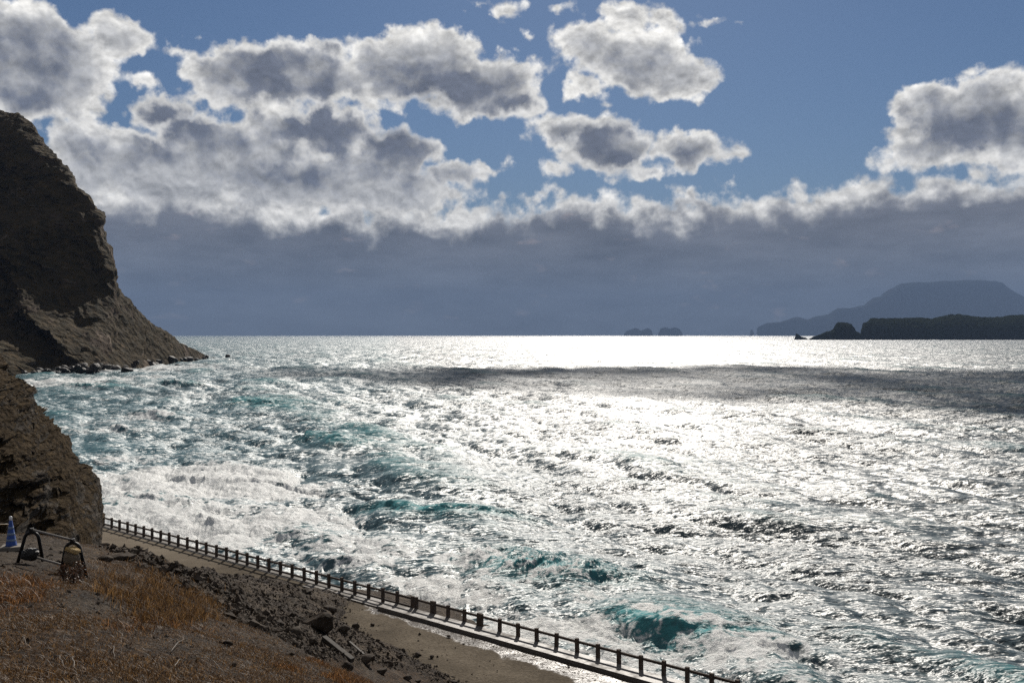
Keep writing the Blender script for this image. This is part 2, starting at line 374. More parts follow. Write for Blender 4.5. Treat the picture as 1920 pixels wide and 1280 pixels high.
def build_sea():
    r = [42.0]
    while r[-1] < 9000: r.append(r[-1] + 0.26*(r[-1]/60)**1.12)
    while r[-1] < 43000: r.append(r[-1]*1.06)
    r = np.array(r); nr = len(r)
    azs = np.radians(np.concatenate([np.linspace(-38, -30, 40), np.linspace(-30, 30.5, 1250)[1:-1], np.linspace(30.5, 38, 40)])); nc = len(azs)
    Rr, A = np.meshgrid(r, azs, indexing='ij')
    Rr = Rr.copy(); Rr[0] *= .8
    X = Rr*np.sin(A); Y = Rr*np.cos(A)
    big = ocean_tile(512, 420.0, (-.90, -.44), 9.2, 3, kmax=1.1, hs=2.3, spread=8)
    sml = ocean_tile(512, 88.0, (-.75, -.66), 5.5, 9, kmin=.45, hs=.85, spread=3)
    H = samp(big, big['H'], X, Y); fade = 1/(1+(Rr/1500)**2)
    h2 = samp(sml, sml['H'], X, Y)
    dx = 1.15*samp(big, big['DX'], X, Y) + .9*fade*samp(sml, sml['DX'], X, Y)
    dy = 1.15*samp(big, big['DY'], X, Y) + .9*fade*samp(sml, sml['DY'], X, Y)
    Jx = 1-1.15*samp(big, big['J'][0], X, Y)-.9*samp(sml, sml['J'][0], X, Y)*.5
    Jy = 1-1.15*samp(big, big['J'][1], X, Y)-.9*samp(sml, sml['J'][1], X, Y)*.5
    Jc = 1.15*samp(big, big['J'][2], X, Y)
    Jd = Jx*Jy-Jc*Jc
    Z = H + h2*fade
    foam = sstep(.48, .1, Jd)*.8
    # breakers: px, py of the crest middle, direction of travel, half length, height, width, foam
    waves = [
        (1225,1180, (-.50,-.87), 5.0, 1.15, 3.2, .4),
        (1335,1198, (-.50,-.87), 5.0, 1.3, 3.4, .5),
        (1470,1232, (-.50,-.87), 6.0, .7, 2.4, .5),
        (1010,1085, (-.55,-.84), 10.0, 1.5, 3.2, .15),
        (270, 945,  (-.45,-.89), 14.0, 1.3, 3.2, 1.3),
        (430, 905,  (-.30,-.95), 14.0, .7, 1.8, 1.2),
        (560, 1010, (-.45,-.89), 9.0, .7, 1.6, .9),
        (690, 1062, (-.50,-.87), 8.0, .7, 1.6, .9),
        (385, 985,  (-.70,-.71), 6.0, .9, 1.6, 1.2),
        (830, 968,  (-.45,-.89), 12.0, 1.3, 3.0, .1),
        (290, 778,  (-.80,-.60), 20.0, 1.5, 5.0, 1.1),
        (235, 805,  (-.80,-.60), 15.0, 1.2, 4.2, .9),
        (335, 722,  (-.70,-.70), 22.0, 2.2, 6.0, .7),
        (170, 728,  (-.60,-.80), 22.0, 2.0, 6.0, .8),
        (620, 830,  (-.90,-.43), 20.0, 1.8, 5.0, .0),
        (480, 760,  (-.90,-.43), 34.0, 2.0, 8.0, .0),
        (1300,885,  (-.96,-.28), 14.0, .8, 4.2, .25),
        (1500,960,  (-.96,-.28), 20.0, .6, 4.6, .30),
    ]
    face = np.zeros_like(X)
    for i, (px, py, dr, L, hh, w, fo) in enumerate(waves):
        d0 = CH*F/(py-628); cx, cy = (px-960)/F*d0, d0
        dr = np.array(dr)/np.hypot(*dr); tx = np.array([-dr[1], dr[0]])
        s = (X-cx)*dr[0]+(Y-cy)*dr[1]; l = (X-cx)*tx[0]+(Y-cy)*tx[1]
        s = s + .010*l*l*(9/L) + .5*vnoise(l*.9, 0*l, 0*l, 140+i) + .8*vnoise(l*.25, 0*l, 0*l, 40+i)*w*.4      # the crest is bowed and ragged
        env = np.exp(-(np.abs(l)/L)**3.0)
        front = np.exp(-(np.maximum(s, 0)/(w*.75))**2); back = np.exp(-(np.minimum(s, 0)/(w*1.9))**2)
        prof = np.where(s > 0, front, back)*env*(1+.30*vnoise(l*.42, s*.3, 0*l, 60+i)+.12*vnoise(l*1.7, s*.6, 0*l, 61+i))
        Z = Z*(1-.55*prof) + hh*prof; push = prof**2*hh*.45
        dx = dx + dr[0]*push; dy = dy + dr[1]*push
        crest = np.exp(-((s+.1*w)/(w*.45))**2)*env
        spill = sstep(-.2*w, .8*w, s)*np.exp(-(np.maximum(s, 0)/(w*2.6))**2)*env
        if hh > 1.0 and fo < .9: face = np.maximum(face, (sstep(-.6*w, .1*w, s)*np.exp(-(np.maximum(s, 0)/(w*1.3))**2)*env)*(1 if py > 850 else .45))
        stre = fbm(l*1.1+i*7, s*.35, 0*l, 4, 120+i, .6, True)
        if hh > 1.4 and py > 850: foam = np.maximum(foam, env*np.exp(-((s-.3*w)/(w*1.3))**2)*(.28+.40*stre)); Z = Z+.16*stre*prof
        if py > 1150: foam = np.maximum(foam, .9*np.exp(-((s+.25*w)/(w*.35))**2)*env*sstep(-.35, .35, vnoise(l*.35, 0*l, 0*l, 200)))
        foam = np.maximum(foam, fo*np.maximum(crest, spill*(.85 if fo > .6 else .35)))
    # white water laid out on the surf zone: px, py, radius across and along in px, strength
    patches = [(310,905,230,42,1.25),(500,915,190,24,1.0),(390,985,280,48,1.2),(560,1040,250,38,.85),(330,1010,200,30,1.0),(760,1120,230,40,.95),(1010,1195,240,34,1.0),
               (1290,1240,230,36,.95),(880,1062,80,18,.7),(1150,1130,120,26,.55),(1440,1270,200,24,.7),(560,1005,180,20,.5),
               (150,800,160,26,.5),(150,715,150,14,.8),(300,690,110,8,.8),(330,745,110,10,.5),(900,1170,200,26,.7),(230,860,90,12,.6),(1190,1210,150,22,.6)]
    pxs = 960+F*X/Y; pys = 628+F*CH/Y
    lay = np.zeros_like(X)
    for (px, py, rx, ry, st) in patches:
        d0 = CH*F/(py-628); cx, cy = (px-960)/F*d0, d0
        ax = rx/F*d0; ay = ry*d0*d0/(F*CH)
        q = ((X-cx)/ax)**2+((Y-cy)/ay)**2
        lay = np.maximum(lay, st*np.exp(-q*q*.7))
    ws = wall_s(X, Y)
    lay = np.maximum(lay, .85*sstep(26, 3, ws)*(wall_l(X, Y) > -40))
    brk = .5+.5*fbm(X*.16, Y*.11, 0*X, 4, 77)
    lay = lay*(.55+.75*brk)
    foam = np.maximum(foam, lay)
    caps = sstep(.62, 1.0, fbm(X*.02, Y*.012, 0*X, 3, 91))*sstep(.9, .5, Jd)*.5
    foam = np.maximum(foam, caps)
    Z = Z + .12*lay*fbm(X*.9, Y*.9, 0*X, 3, 5)*fade + .16*np.clip(foam, 0, 1.2)*np.maximum(0, fbm(X*.8, Y*.8, 0*X, 4, 15, ridged=True))*fade
    damp = sstep(-6, 8, ws)                      # the swell dies at the wall
    damp = np.where(wall_l(X, Y) > -60, .35+.65*damp, 1)
    calm = np.exp(-(Rr/16000)**2)
    Z = Z*damp*calm
    V3 = np.stack([X+dx*damp*calm, Y+dy*damp*calm, Z], -1).reshape(-1, 3)
    sea = mesh_np('sea', V3, grid_faces(nr, nc), M_sea, attrs={'foam': np.clip(foam, 0, 1.3).ravel(), 'thin': face.ravel()})  # thin marks the wave faces that get the painted backlit teal
    tag(sea, kind='structure', label='choppy teal sea glittering in the low sun', cat='water')

def sea_material():
    mt, t = material('sea_water'); c = objco(t)
    fo = t.new('ShaderNodeAttribute', attribute_name='foam').outputs['Fac']
    # wind ripples as slopes, finest to coarse, drawn out across the wind
    rot = t.new('ShaderNodeMapping'); rot.inputs['Rotation'].default_value = (0, 0, R(-8)); rot.inputs['Scale'].default_value = (.34, 1.0, 1.0)
    t.put(rot.inputs[0], c); w = rot.outputs[0]
    def slope(sc, amp, det=2):
        return t.v('MULTIPLY', t.v('SUBTRACT', t.noise(w, sc, det, .6, col=True), (.5, .5, .5)), (amp*1.35, amp*.97, 0))
    sl = t.v('ADD', slope(.10, .75), t.v('ADD', slope(.6, 1.3), t.v('ADD', slope(2.4, 2.0, 2), slope(9, 1.7, 2))))
    gust = t.rng(t.noise(t.v('MULTIPLY', c, (1, .6, 1)), .018, 4, .6), .35, .65, .65, 1.15)
    sl = t.v('SCALE', sl, gust)
    N = geo(t, 'Normal')
    nrm = t.v('NORMALIZE', t.v('ADD', N, sl))
    deep = t.noise(c, .012, 3, .5)
    X, Y, Z = t.sep(c)
    # teal over the shallow sand at the left, dark blue further out
    sh = t.rng(t.m('ADD', X, t.m('MULTIPLY', Y, .12)), 60, -40)
    colr = t.mix(t.m('MULTIPLY', sh, t.rng(deep, .3, .6, .6, 1)), (.040, .050, .056), (.038, .100, .122))
    water = pbsdf(t, colr, .43, .5, nrm=nrm, ior=1.37)
    tr = t.new('ShaderNodeBsdfDiffuse'); thin = t.new('ShaderNodeAttribute', attribute_name='thin').outputs['Fac']; t.put(tr.inputs[0], t.mix(thin, (.030, .17, .185), (.055, .25, .265))); t.put(tr.inputs[2], nrm)  # glow of backlit crests and faces painted in as plain diffuse teal
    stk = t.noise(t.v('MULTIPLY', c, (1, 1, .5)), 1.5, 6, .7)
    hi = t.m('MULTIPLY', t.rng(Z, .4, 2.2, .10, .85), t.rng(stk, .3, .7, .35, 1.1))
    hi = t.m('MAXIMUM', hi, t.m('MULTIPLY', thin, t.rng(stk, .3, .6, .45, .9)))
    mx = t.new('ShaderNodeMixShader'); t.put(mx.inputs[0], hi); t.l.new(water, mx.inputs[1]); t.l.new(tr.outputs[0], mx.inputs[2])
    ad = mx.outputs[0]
    # foam: torn into nets where thin, solid where thick
    vn = t.vor(t.v('ADD', c, t.v('SCALE', t.noise(c, .5, 3, .6, col=True), 2.2)), .55, 'DISTANCE_TO_EDGE')
    n2 = t.noise(c, .5, 8, .68); n3 = t.noise(c, 2.4, 6, .7)
    tear = t.m('ADD', t.m('ADD', t.m('MULTIPLY', t.m('SUBTRACT', n2, .5), 1.5), t.m('MULTIPLY', t.m('SUBTRACT', .12, vn), 1.3)), t.m('MULTIPLY', t.m('SUBTRACT', n3, .5), .7))
    fm = t.rng(t.m('ADD', fo, tear), .48, .80)
    fm = t.m('MULTIPLY', fm, t.rng(fo, .05, .25))
    fb = t.bump(t.m('ADD', t.m('MULTIPLY', n3, .5), t.m('MULTIPLY', n2, 1.0)), .5)
    fcol = t.ramp(n3, [(.3, (.56, .60, .58)), (.6, (.84, .83, .80))])
    fa = pbsdf(t, fcol, .55, .4, nrm=fb)
    ftr = t.new('ShaderNodeBsdfTranslucent'); t.l.new(fcol, ftr.inputs[0])
    fmx = t.new('ShaderNodeMixShader'); fmx.inputs[0].default_value = .2; t.l.new(fa, fmx.inputs[1]); t.l.new(ftr.outputs[0], fmx.inputs[2])
    foamb = fmx.outputs[0]
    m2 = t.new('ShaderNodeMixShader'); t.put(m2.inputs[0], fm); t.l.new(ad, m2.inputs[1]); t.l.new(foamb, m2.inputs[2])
    t.l.new(m2.outputs[0], t.out.inputs[0])
    return mt
M_sea = sea_material()
build_sea()

# ------------------------------------------------------------------ far land
def mass(name, cols, ncol, nrow, mat, amp, nscale, backdepth, seed, ridged=.5, face=None, exts=None, strata=None, sink=4.0):
    """rocky body: cols = (px, y of the skyline, y of the foot, distance of the foot, depth foot->crest)"""
    c = np.array(cols, float)
    sg = np.hypot(np.diff(c[:, 0]), np.diff(c[:, 1])*.7)+.5*np.abs(np.diff(c[:, 0])); s = np.r_[0, np.cumsum(sg)]
    q = np.linspace(0, s[-1], ncol); px, yt, yb, db, dp = [np.interp(q, s, c[:, i]) for i in range(5)]
    nb = nrow//3
    tt = np.r_[np.linspace(0, 1, nrow), np.linspace(1, 2, nb)[1:]][:, None]
    zb = CH-(yb-628)/F*db; dt = db+dp; zt = CH-(yt-628)/F*dt
    face = face or (lambda u: u)
    u = np.clip(tt, 0, 1); prof = face(u)
    d = db+dp*u; z = zb+(zt-zb)*prof
    bk = np.clip(tt-1, 0, 1); d = d+backdepth*bk; z = z-(zt-zb+sink)*bk**1.5
    X = (px-960)/F*d; Y = d+0*X; Z = z
    foot = np.where(tt < 1, np.clip(tt/.02, 0, 1), 1)
    n1 = fbm(X*nscale, Y*nscale, Z*nscale*.6, 6, seed, .55); n2 = fbm(X*nscale*1.7, Y*nscale*1.7, Z*nscale, 5, seed+50, .5, True)
    dispv = amp*((1-ridged)*n1+ridged*n2*.7)
    n3 = fbm(X*nscale+31, Y*nscale, Z*nscale, 5, seed+7, .55)
    env = np.clip((zt-zb)/(6*amp), .15, 1)
    Y = Y+dispv*env*1.1; X = X+n3*amp*.55*env; Z = Z+n1*amp*.35*env*np.clip(u*4, 0, 1)
    if strata: X, Y, Z = strata(X, Y, Z, env)
    Z[0] -= sink
    V = np.stack([X, Y, Z], -1).reshape(-1, 3)
    o = mesh_np(name, V, grid_faces(len(tt), ncol), mat)
    return o
head_cols = [(-330,150,712,520,330),(-150,170,706,560,320),(0,206,701,588,300),(42,220,700,596,270),(80,250,699,605,240),(108,292,698,613,210),
             (146,332,697,622,180),(182,378,696,630,150),(196,414,695,640,125),(208,462,694,648,105),(214,502,693,655,100),(219,536,692,661,95),
             (238,558,690,675,85),(268,588,687,705,70),(300,618,683,760,55),(334,643,679,815,40),(360,655,676,880,25),(380,664,674,925,12),(392,672,673,950,4)]
def headface(u): return .55*u+.45*(.22*u+.78*sstep(.28, 1.02, u))
def spurs(X, Y, Z, env):
    # spurs and gullies running down from the upper left to the tip
    a = (X*.78-Z*.62); b = (X*.62+Z*.78)
    warp = 14*fbm(X*.01, Y*.01, Z*.01, 3, 80)
    sp = fbm((a+warp)*.0045, (b+warp)*.022, Y*.004, 5, 81, .55, True); fn = fbm(X*.09, Y*.06, Z*.09, 5, 82, .6)
    lowr = np.clip(1.25-Z/170, .25, 1)
    edge = sstep(255, 60, 960+F*X/Y)
    Y = Y-(7+20*edge)*sp*env*lowr+3.0*fn*env; Z = Z+2.0*fn*env*np.clip(Z/8, 0, 1); X = X+(.9+1.6*edge)*fbm(X*.08+3, Y*.05, Z*.08, 4, 83, .6)*env
    return X, Y, Z
hd = mass('headland', head_cols, 620, 480, M_head, 3.4, .022, 260, 11, .55, headface, strata=spurs)
tag(hd, kind='structure')
isle_cols = [(1540,626,637,4700,40),(1562,619,637,4720,90),(1568,608,637,4720,100),(1580,605,637,4720,110),(1598,608,637,4720,110),(1606,622,637,4730,90),(1614,626,637,4740,80),
             (1620,606,637.5,4740,150),(1632,598,637.5,4740,200),(1665,598,638,4740,250),(1700,596,638,4740,260),(1745,598,638,4740,280),(1770,593,638,4740,280),
             (1800,590,638.5,4740,300),(1830,594,638.5,4740,300),(1870,596,639,4740,300),(1900,592,639,4740,300),(1960,592,639,4740,300),(2080,590,639,4740,300),(2200,600,639,4740,300)]
def cliff(u): return sstep(-.25, 1, u**.5)
def crowns(X, Y, Z, env):
    return X, Y, Z+np.clip(Z/12, 0, 1)*(3.5*np.maximum(0, fbm(X*.045, Y*.045, 0*Z, 3, 29))+5*np.maximum(0, vnoise(X*.02, Y*.02, 0*Z, 28)-.25)+1.5*vnoise(X*.15, Y*.15, 0*Z, 27))
il = mass('wooded_island', isle_cols, 760, 60, M_isle, 9.0, .02, 300, 23, .3, cliff, strata=crowns); tag(il, kind='structure')
for cc in ([(1489,636,636.6,4900,4),(1494,625,636.6,4900,30),(1502,631,636.6,4900,25),(1511,633,636.6,4900,15),(1515,636,636.6,4900,4)],
           [(1516,636,637,4800,4),(1526,631,637,4800,20),(1538,627,637,4800,40),(1552,628,637,4800,40),(1566,635,637,4800,10)]):
    o = mass('islet_rock', cc, 80, 24, M_isle, 4.0, .05, 30, 31+int(cc[0][0]), .5, cliff); tag(o, kind='structure')
D2 = 28000
far_cols = [(1419,626,628.8,D2,50),(1421,612,628.8,D2,200),(1436,606,628.8,D2,400),(1470,602,628.8,D2,600),(1485,595,628.8,D2,700),(1502,595,628.8,D2,700),(1515,599,628.8,D2,700),
            (1530,593,628.8,D2,800),(1555,590,628.8,D2,900),(1570,578,628.8,D2,900),(1595,577,628.8,D2,900),(1622,572,628.8,D2,1000),(1636,558,628.8,D2,1100),(1650,557,628.8,D2,1100),
            (1668,544,628.8,D2,1200),(1690,533,628.8,D2,1300),(1730,529,628.8,D2,1400),(1800,526,628.8,D2,1500),(1850,526,628.8,D2,1500),(1878,530,628.8,D2,1500),
            (1898,545,628.8,D2,1500),(1920,556,628.8,D2,1500),(1980,575,628.8,D2,1500),(2080,600,628.8,D2,1200),(2160,626,628.8,D2,300)]
o = mass('distant_mountain_island', far_cols, 420, 60, M_far, 60.0, .0022, 2500, 41, .4, cliff, sink=30); tag(o, kind='structure')
for cc in ([(1170,626,629,D2,20),(1174,621,629,D2,100),(1192,614,629,D2,200),(1202,620,629,D2,200),(1214,615,629,D2,200),(1221,619,629,D2,100),(1224,627,629,D2,20)],
           [(1234,627,629,D2,20),(1238,616,629,D2,200),(1247,613,629,D2,200),(1256,616,629,D2,200),(1266,613,629,D2,200),(1275,617,629,D2,200),(1280,627,629,D2,20)],
           [(1406,627,629,D2,20),(1408,619,629,D2,60),(1411,618,629,D2,60),(1414,627,629,D2,20)]):
    o = mass('distant_islet', cc, 90, 30, M_far, 22.0, .008, 300, 51+int(cc[0][0]), .4, cliff, sink=20); tag(o, kind='structure')

# ------------------------------------------------------------------ foreground hillside
ctrl = [(-300,1280,9.5),(0,1285,9),(300,1285,10.5),(560,1290,14),(700,1290,17.5),(-200,1180,13),(0,1180,12.5),(200,1180,14),(400,1185,17),(520,1205,23),
        (-200,1090,18),(0,1100,16.5),(150,1105,18.5),(300,1105,22.5),(400,1120,28),(500,1150,35),(-150,1045,22.5),(0,1055,20.8),(60,1062,21.6),(140,1086,20.4),(25,1036,22.5),
        (-150,1015,27),(0,1012,27),(100,1012,30),(190,1046,33),(245,1060,36),(330,1068,44),(400,1079,50),(470,1086,57),(540,1097,66),
        (590,1106,74),(600,1142,62),(560,1158,50),(600,1200,44),(620,1255,38),(700,1235,50),(640,1170,66),(690,1205,60),(760,1230,56.5),(850,1290,53)]
cp = np.array([P(*c) for c in ctrl])
hidden = np.array([P(*c) for c in [(200,1082,45),(200,1105,60),(250,1092,50),(250,1112,65),(340,1100,60),(340,1122,72),(420,1112,70),(150,1080,45),(150,1105,60),(60,1095,50),(60,1115,65),(-80,1080,50),(500,1120,74)]])
cp = np.vstack([cp, hidden])
extra = np.array([(-45, 45, 12.0), (-40, 60, 8.0), (-30, 80, 1.5), (-16, 84, 1.5), (-5, 66, 2.0), (2, 52, 2.0), (5, 45, 2.0), (3, 30, 6), (-40, 30, 17.5), (2, 12, 17.5), (0, 3, 21.2), (-8, 3, 21.0), (-20, 8, 20.0), (8, 20, 10)])
cp = np.vstack([cp, extra])
def tps_fit(c):
    n = len(c); xy = c[:, :2]; d2 = ((xy[:, None]-xy[None])**2).sum(-1); K = .5*d2*np.log(d2+1e-9)+np.eye(n)*2.0
    Pm = np.c_[np.ones(n), xy]; A = np.block([[K, Pm], [Pm.T, np.zeros((3, 3))]])
    return np.linalg.solve(A, np.r_[c[:, 2], 0, 0, 0])
TW = tps_fit(cp)
def base_z(X, Y):
    sh = np.shape(X); x = np.ravel(X); y = np.ravel(Y); z = TW[-3]+TW[-2]*x+TW[-1]*y
    for i in range(len(cp)):
        d2 = (x-cp[i, 0])**2+(y-cp[i, 1])**2; z = z+TW[i]*.5*d2*np.log(d2+1e-9)
    return z.reshape(sh)
def debris_w(X, Y):     # 1 on the bare scree, 0 on the grassy crown
    px = 960+F*X/np.maximum(Y, 1e-3); z = base_z(X, Y); py = 628+F*(CH-z)/np.maximum(Y, 1e-3)
    edge = np.interp(py, [1030, 1060, 1100, 1140, 1200, 1235, 1262, 1300], [190, 250, 330, 410, 475, 540, 790, 860])
    return sstep(-30, 40, px-edge+18*fbm(X*.4, Y*.4, 0*X, 3, 3))
def ground_z(X, Y):
    X = np.asarray(X, float); Y = np.asarray(Y, float)
    w = debris_w(X, Y); z = base_z(X, Y)
    near = np.clip(Y/30, .4, 1)
    r = fbm(X*.35, Y*.35, 0*X, 6, 21, .55)
    rough = fbm(X*1.1, Y*1.1, 0*X, 5, 22, .6); rid = fbm(X*.5, Y*.5, 0*X+4, 4, 24, .5, True)
    road = np.exp(-(((X+11)/4.5)**2+((Y-23.5)/2.6)**2)**2)
    z = z + (.10+.10*w)*r*near*(1-.7*road) + (.045+.09*w)*rough*near*(1-.6*road) + .09*w*rid
    return z
def hit(px, py):
    d = np.arange(6, 110, .04); X, Y, Z = P(px, py, d)
    g = np.maximum(ground_z(X, Y), WALK-.3+0*d); i = np.argmax(Z < g)
    g = max(g[i], WALK)
    return float(X[i]), float(Y[i]), float(g)

def hill_material():
    mt, t = material('hillside_earth'); c = objco(t)
    w = t.new('ShaderNodeAttribute', attribute_name='scree').outputs['Fac']
    n1 = t.noise(c, .5, 8, .6); n2 = t.noise(c, 5, 8, .7); n3 = t.noise(c, 22, 5, .7)
    dirt = t.ramp(t.m('ADD', t.m('MULTIPLY', n1, .5), t.m('MULTIPLY', n2, .5)), [(.38, (.013, .008, .005)), (.5, (.038, .026, .016)), (.62, (.110, .082, .055))])
    dead = t.ramp(n2, [(.38, (.010, .006, .003)), (.55, (.045, .024, .010)), (.68, (.12, .068, .026))])
    gm = t.m('MULTIPLY', t.rng(t.noise(c, .8, 6, .65), .37, .48), t.m('SUBTRACT', 1.0, w))
    gm = t.m('MULTIPLY', gm, t.rng(t.new('ShaderNodeAttribute', attribute_name='turf').outputs['Fac'], 0, 1))
    col = t.mix(gm, dirt, dead)
    h = t.m('ADD', t.m('MULTIPLY', n2, .7), t.m('ADD', t.m('MULTIPLY', n3, .25), t.m('MULTIPLY', t.vor(c, 7, 'F1'), .35)))
    t.l.new(pbsdf(t, col, t.rng(n3, .4, .72, 1.0, .55), .12, nrm=t.bump(h, .16)), t.out.inputs[0])
    return mt
M_hill = hill_material()
def turf_w(X, Y):
    z = base_z(X, Y); px = 960+F*X/np.maximum(Y, 1e-3); py = 628+F*(CH-z)/np.maximum(Y, 1e-3)
    dirt1 = np.exp(-(((px-20)/170)**2+((py-1040)/34)**2)**2)      # the level patch with the barricade
    dirt2 = np.exp(-(((px-185)/95)**2+((py-1135)/22)**2)**2)
    dirt3 = np.exp(-(((px-330)/90)**2+((py-1212)/18)**2)**2)*.6
    return np.clip(1-1.2*dirt1-dirt2-dirt3, 0, 1)
def build_hill():
    azs = np.radians(np.linspace(-42, 10, 760)); r = np.geomspace(3.0, 96, 760)
    Rr, A = np.meshgrid(r, azs, indexing='ij'); X = Rr*np.sin(A); Y = Rr*np.cos(A)
    Z = ground_z(X, Y)
    o = mesh_np('hillside', np.stack([X, Y, Z], -1).reshape(-1, 3), grid_faces(*X.shape), M_hill,
                attrs={'scree': debris_w(X, Y).ravel(), 'turf': turf_w(X, Y).ravel()})
    tag(o, kind='structure')
build_hill()

# ------------------------------------------------------------------ gravel road, ledge, sea wall
def plan(s, l, z):      # s seawards of the fence, l along it
    p = FA+FN*s+FD*l; return (float(p[0]), float(p[1]), z)
def road_material():
    mt, t = material('gravel_road'); c = objco(t)
    n1 = t.noise(c, .35, 6, .6); n2 = t.noise(c, 6, 6, .7); vv = t.vor(c, 9, 'F1')
    s = t.v('DOT_PRODUCT', t.v('SUBTRACT', c, (float(FA[0]), float(FA[1]), 0)), (float(FN[0]), float(FN[1]), 0))
    l = t.v('DOT_PRODUCT', t.v('SUBTRACT', c, (float(FA[0]), float(FA[1]), 0)), (float(FD[0]), float(FD[1]), 0))
    col = t.ramp(t.m('ADD', t.m('MULTIPLY', n1, .45), t.m('MULTIPLY', n2, .55)), [(.35, (.055, .043, .030)), (.5, (.098, .079, .056)), (.65, (.165, .136, .100))])
    # paler smooth sand at the far end, standing water along the ledge at the near end
    far = t.rng(l, 26, 12); col = t.mix(t.m('MULTIPLY', far, .8), col, t.ramp(n1, [(.3, (.15, .122, .09)), (.7, (.205, .172, .13))]))
    wetl = t.m('ADD', s, t.m('MULTIPLY', t.m('SUBTRACT', n1, .5), 3.5))
    wid = t.rng(l, 40, 62, -1.55, -3.7, smooth=False)
    wet = t.m('MULTIPLY', t.rng(t.m('SUBTRACT', wetl, wid), -.15, .35), t.rng(l, 38, 42))
    wet = t.m('MULTIPLY', wet, t.rng(n2, .62, .55))
    colw = t.mix(wet, col, (.075, .062, .050))
    h = t.m('MULTIPLY', t.m('ADD', n2, t.m('MULTIPLY', vv, .5)), t.m('SUBTRACT', 1.0, t.m('MULTIPLY', wet, .80)))
    rg = t.rng(wet, 0, 1, .95, .32)
    t.l.new(pbsdf(t, colw, rg, t.rng(wet, 0, 1, .06, .12), nrm=t.bump(h, .05)), t.out.inputs[0])
    return mt
def build_shore():
    M_road = road_material()
    ss = np.linspace(-34, -.02, 160); ll = np.linspace(-30, 92, 420); Sg, Lg = np.meshgrid(ss, ll, indexing='ij')
    X = FA[0]+FN[0]*Sg+FD[0]*Lg; Y = FA[1]+FN[1]*Sg+FD[1]*Lg
    Z = WALK+.05*fbm(X*.25, Y*.25, 0*X, 4, 6)*sstep(-1, -4, Sg)+.02*fbm(X*1.5, Y*1.5, 0*X, 3, 7)*sstep(-1, -2, Sg) - .03
    o = mesh_np('gravel_road', np.stack([X, Y, Z], -1).reshape(-1, 3), grid_faces(*X.shape), M_road); tag(o, kind='structure')
    mt, t = material('ledge_concrete'); c = objco(t)
    n1 = t.noise(c, .8, 6, .6); n2 = t.noise(c, 9, 6, .7)
    col = t.ramp(t.m('ADD', t.m('MULTIPLY', n1, .5), t.m('MULTIPLY', n2, .5)), [(.35, (.10, .088, .074)), (.65, (.19, .17, .148))])
    l = t.v('DOT_PRODUCT', t.v('SUBTRACT', c, (float(FA[0]), float(FA[1]), 0)), (float(FD[0]), float(FD[1]), 0))
    t.l.new(pbsdf(t, col, t.rng(t.m('ADD', n1, t.m('MULTIPLY', l, .004)), .5, .8, .8, .5), .25, nrm=t.bump(n2, .012)), t.out.inputs[0])
    def strip(bm, s0, s1, l0, l1, z0, z1):
        vs = [bm.verts.new(plan(s, l, z)) for z in (z0, z1) for s, l in ((s0, l0), (s1, l0), (s1, l1), (s0, l1))]
        for f in ((0, 3, 2, 1), (4, 5, 6, 7), (0, 1, 5, 4), (1, 2, 6, 5), (2, 3, 7, 6), (3, 0, 4, 7)): bm.faces.new([vs[i] for i in f])
    lr = fence_at(737)
    wall = empty('sea_wall', plan(0, 0, 0)); wall.location = (0, 0, 0)
    bm = bmesh.new(); strip(bm, -.45, .34, -30, lr+.0, -3, WALK+.005); strip(bm, -.45, .34, lr+.003, 92, -3, WALK+.006)
    bmobj('wall', bm, mt, wall)
    bm = bmesh.new(); l = lr
    while l < 90:      # raised slabs with a joint every six metres
        strip(bm, -1.42, -.12, l, l+5.97, WALK-.4, WALK+.20); l += 6
    bmobj('ledge', bm, mt, wall)
    bm = bmesh.new(); strip(bm, -1.20, -.46, fence_at(590), lr-.02, WALK-.3, WALK+.06)
    bmobj('kerb', bm, mt, wall)
    tag(wall, 'grey concrete sea wall with a pale raised ledge running beside the fence posts', 'sea wall')
build_shore()

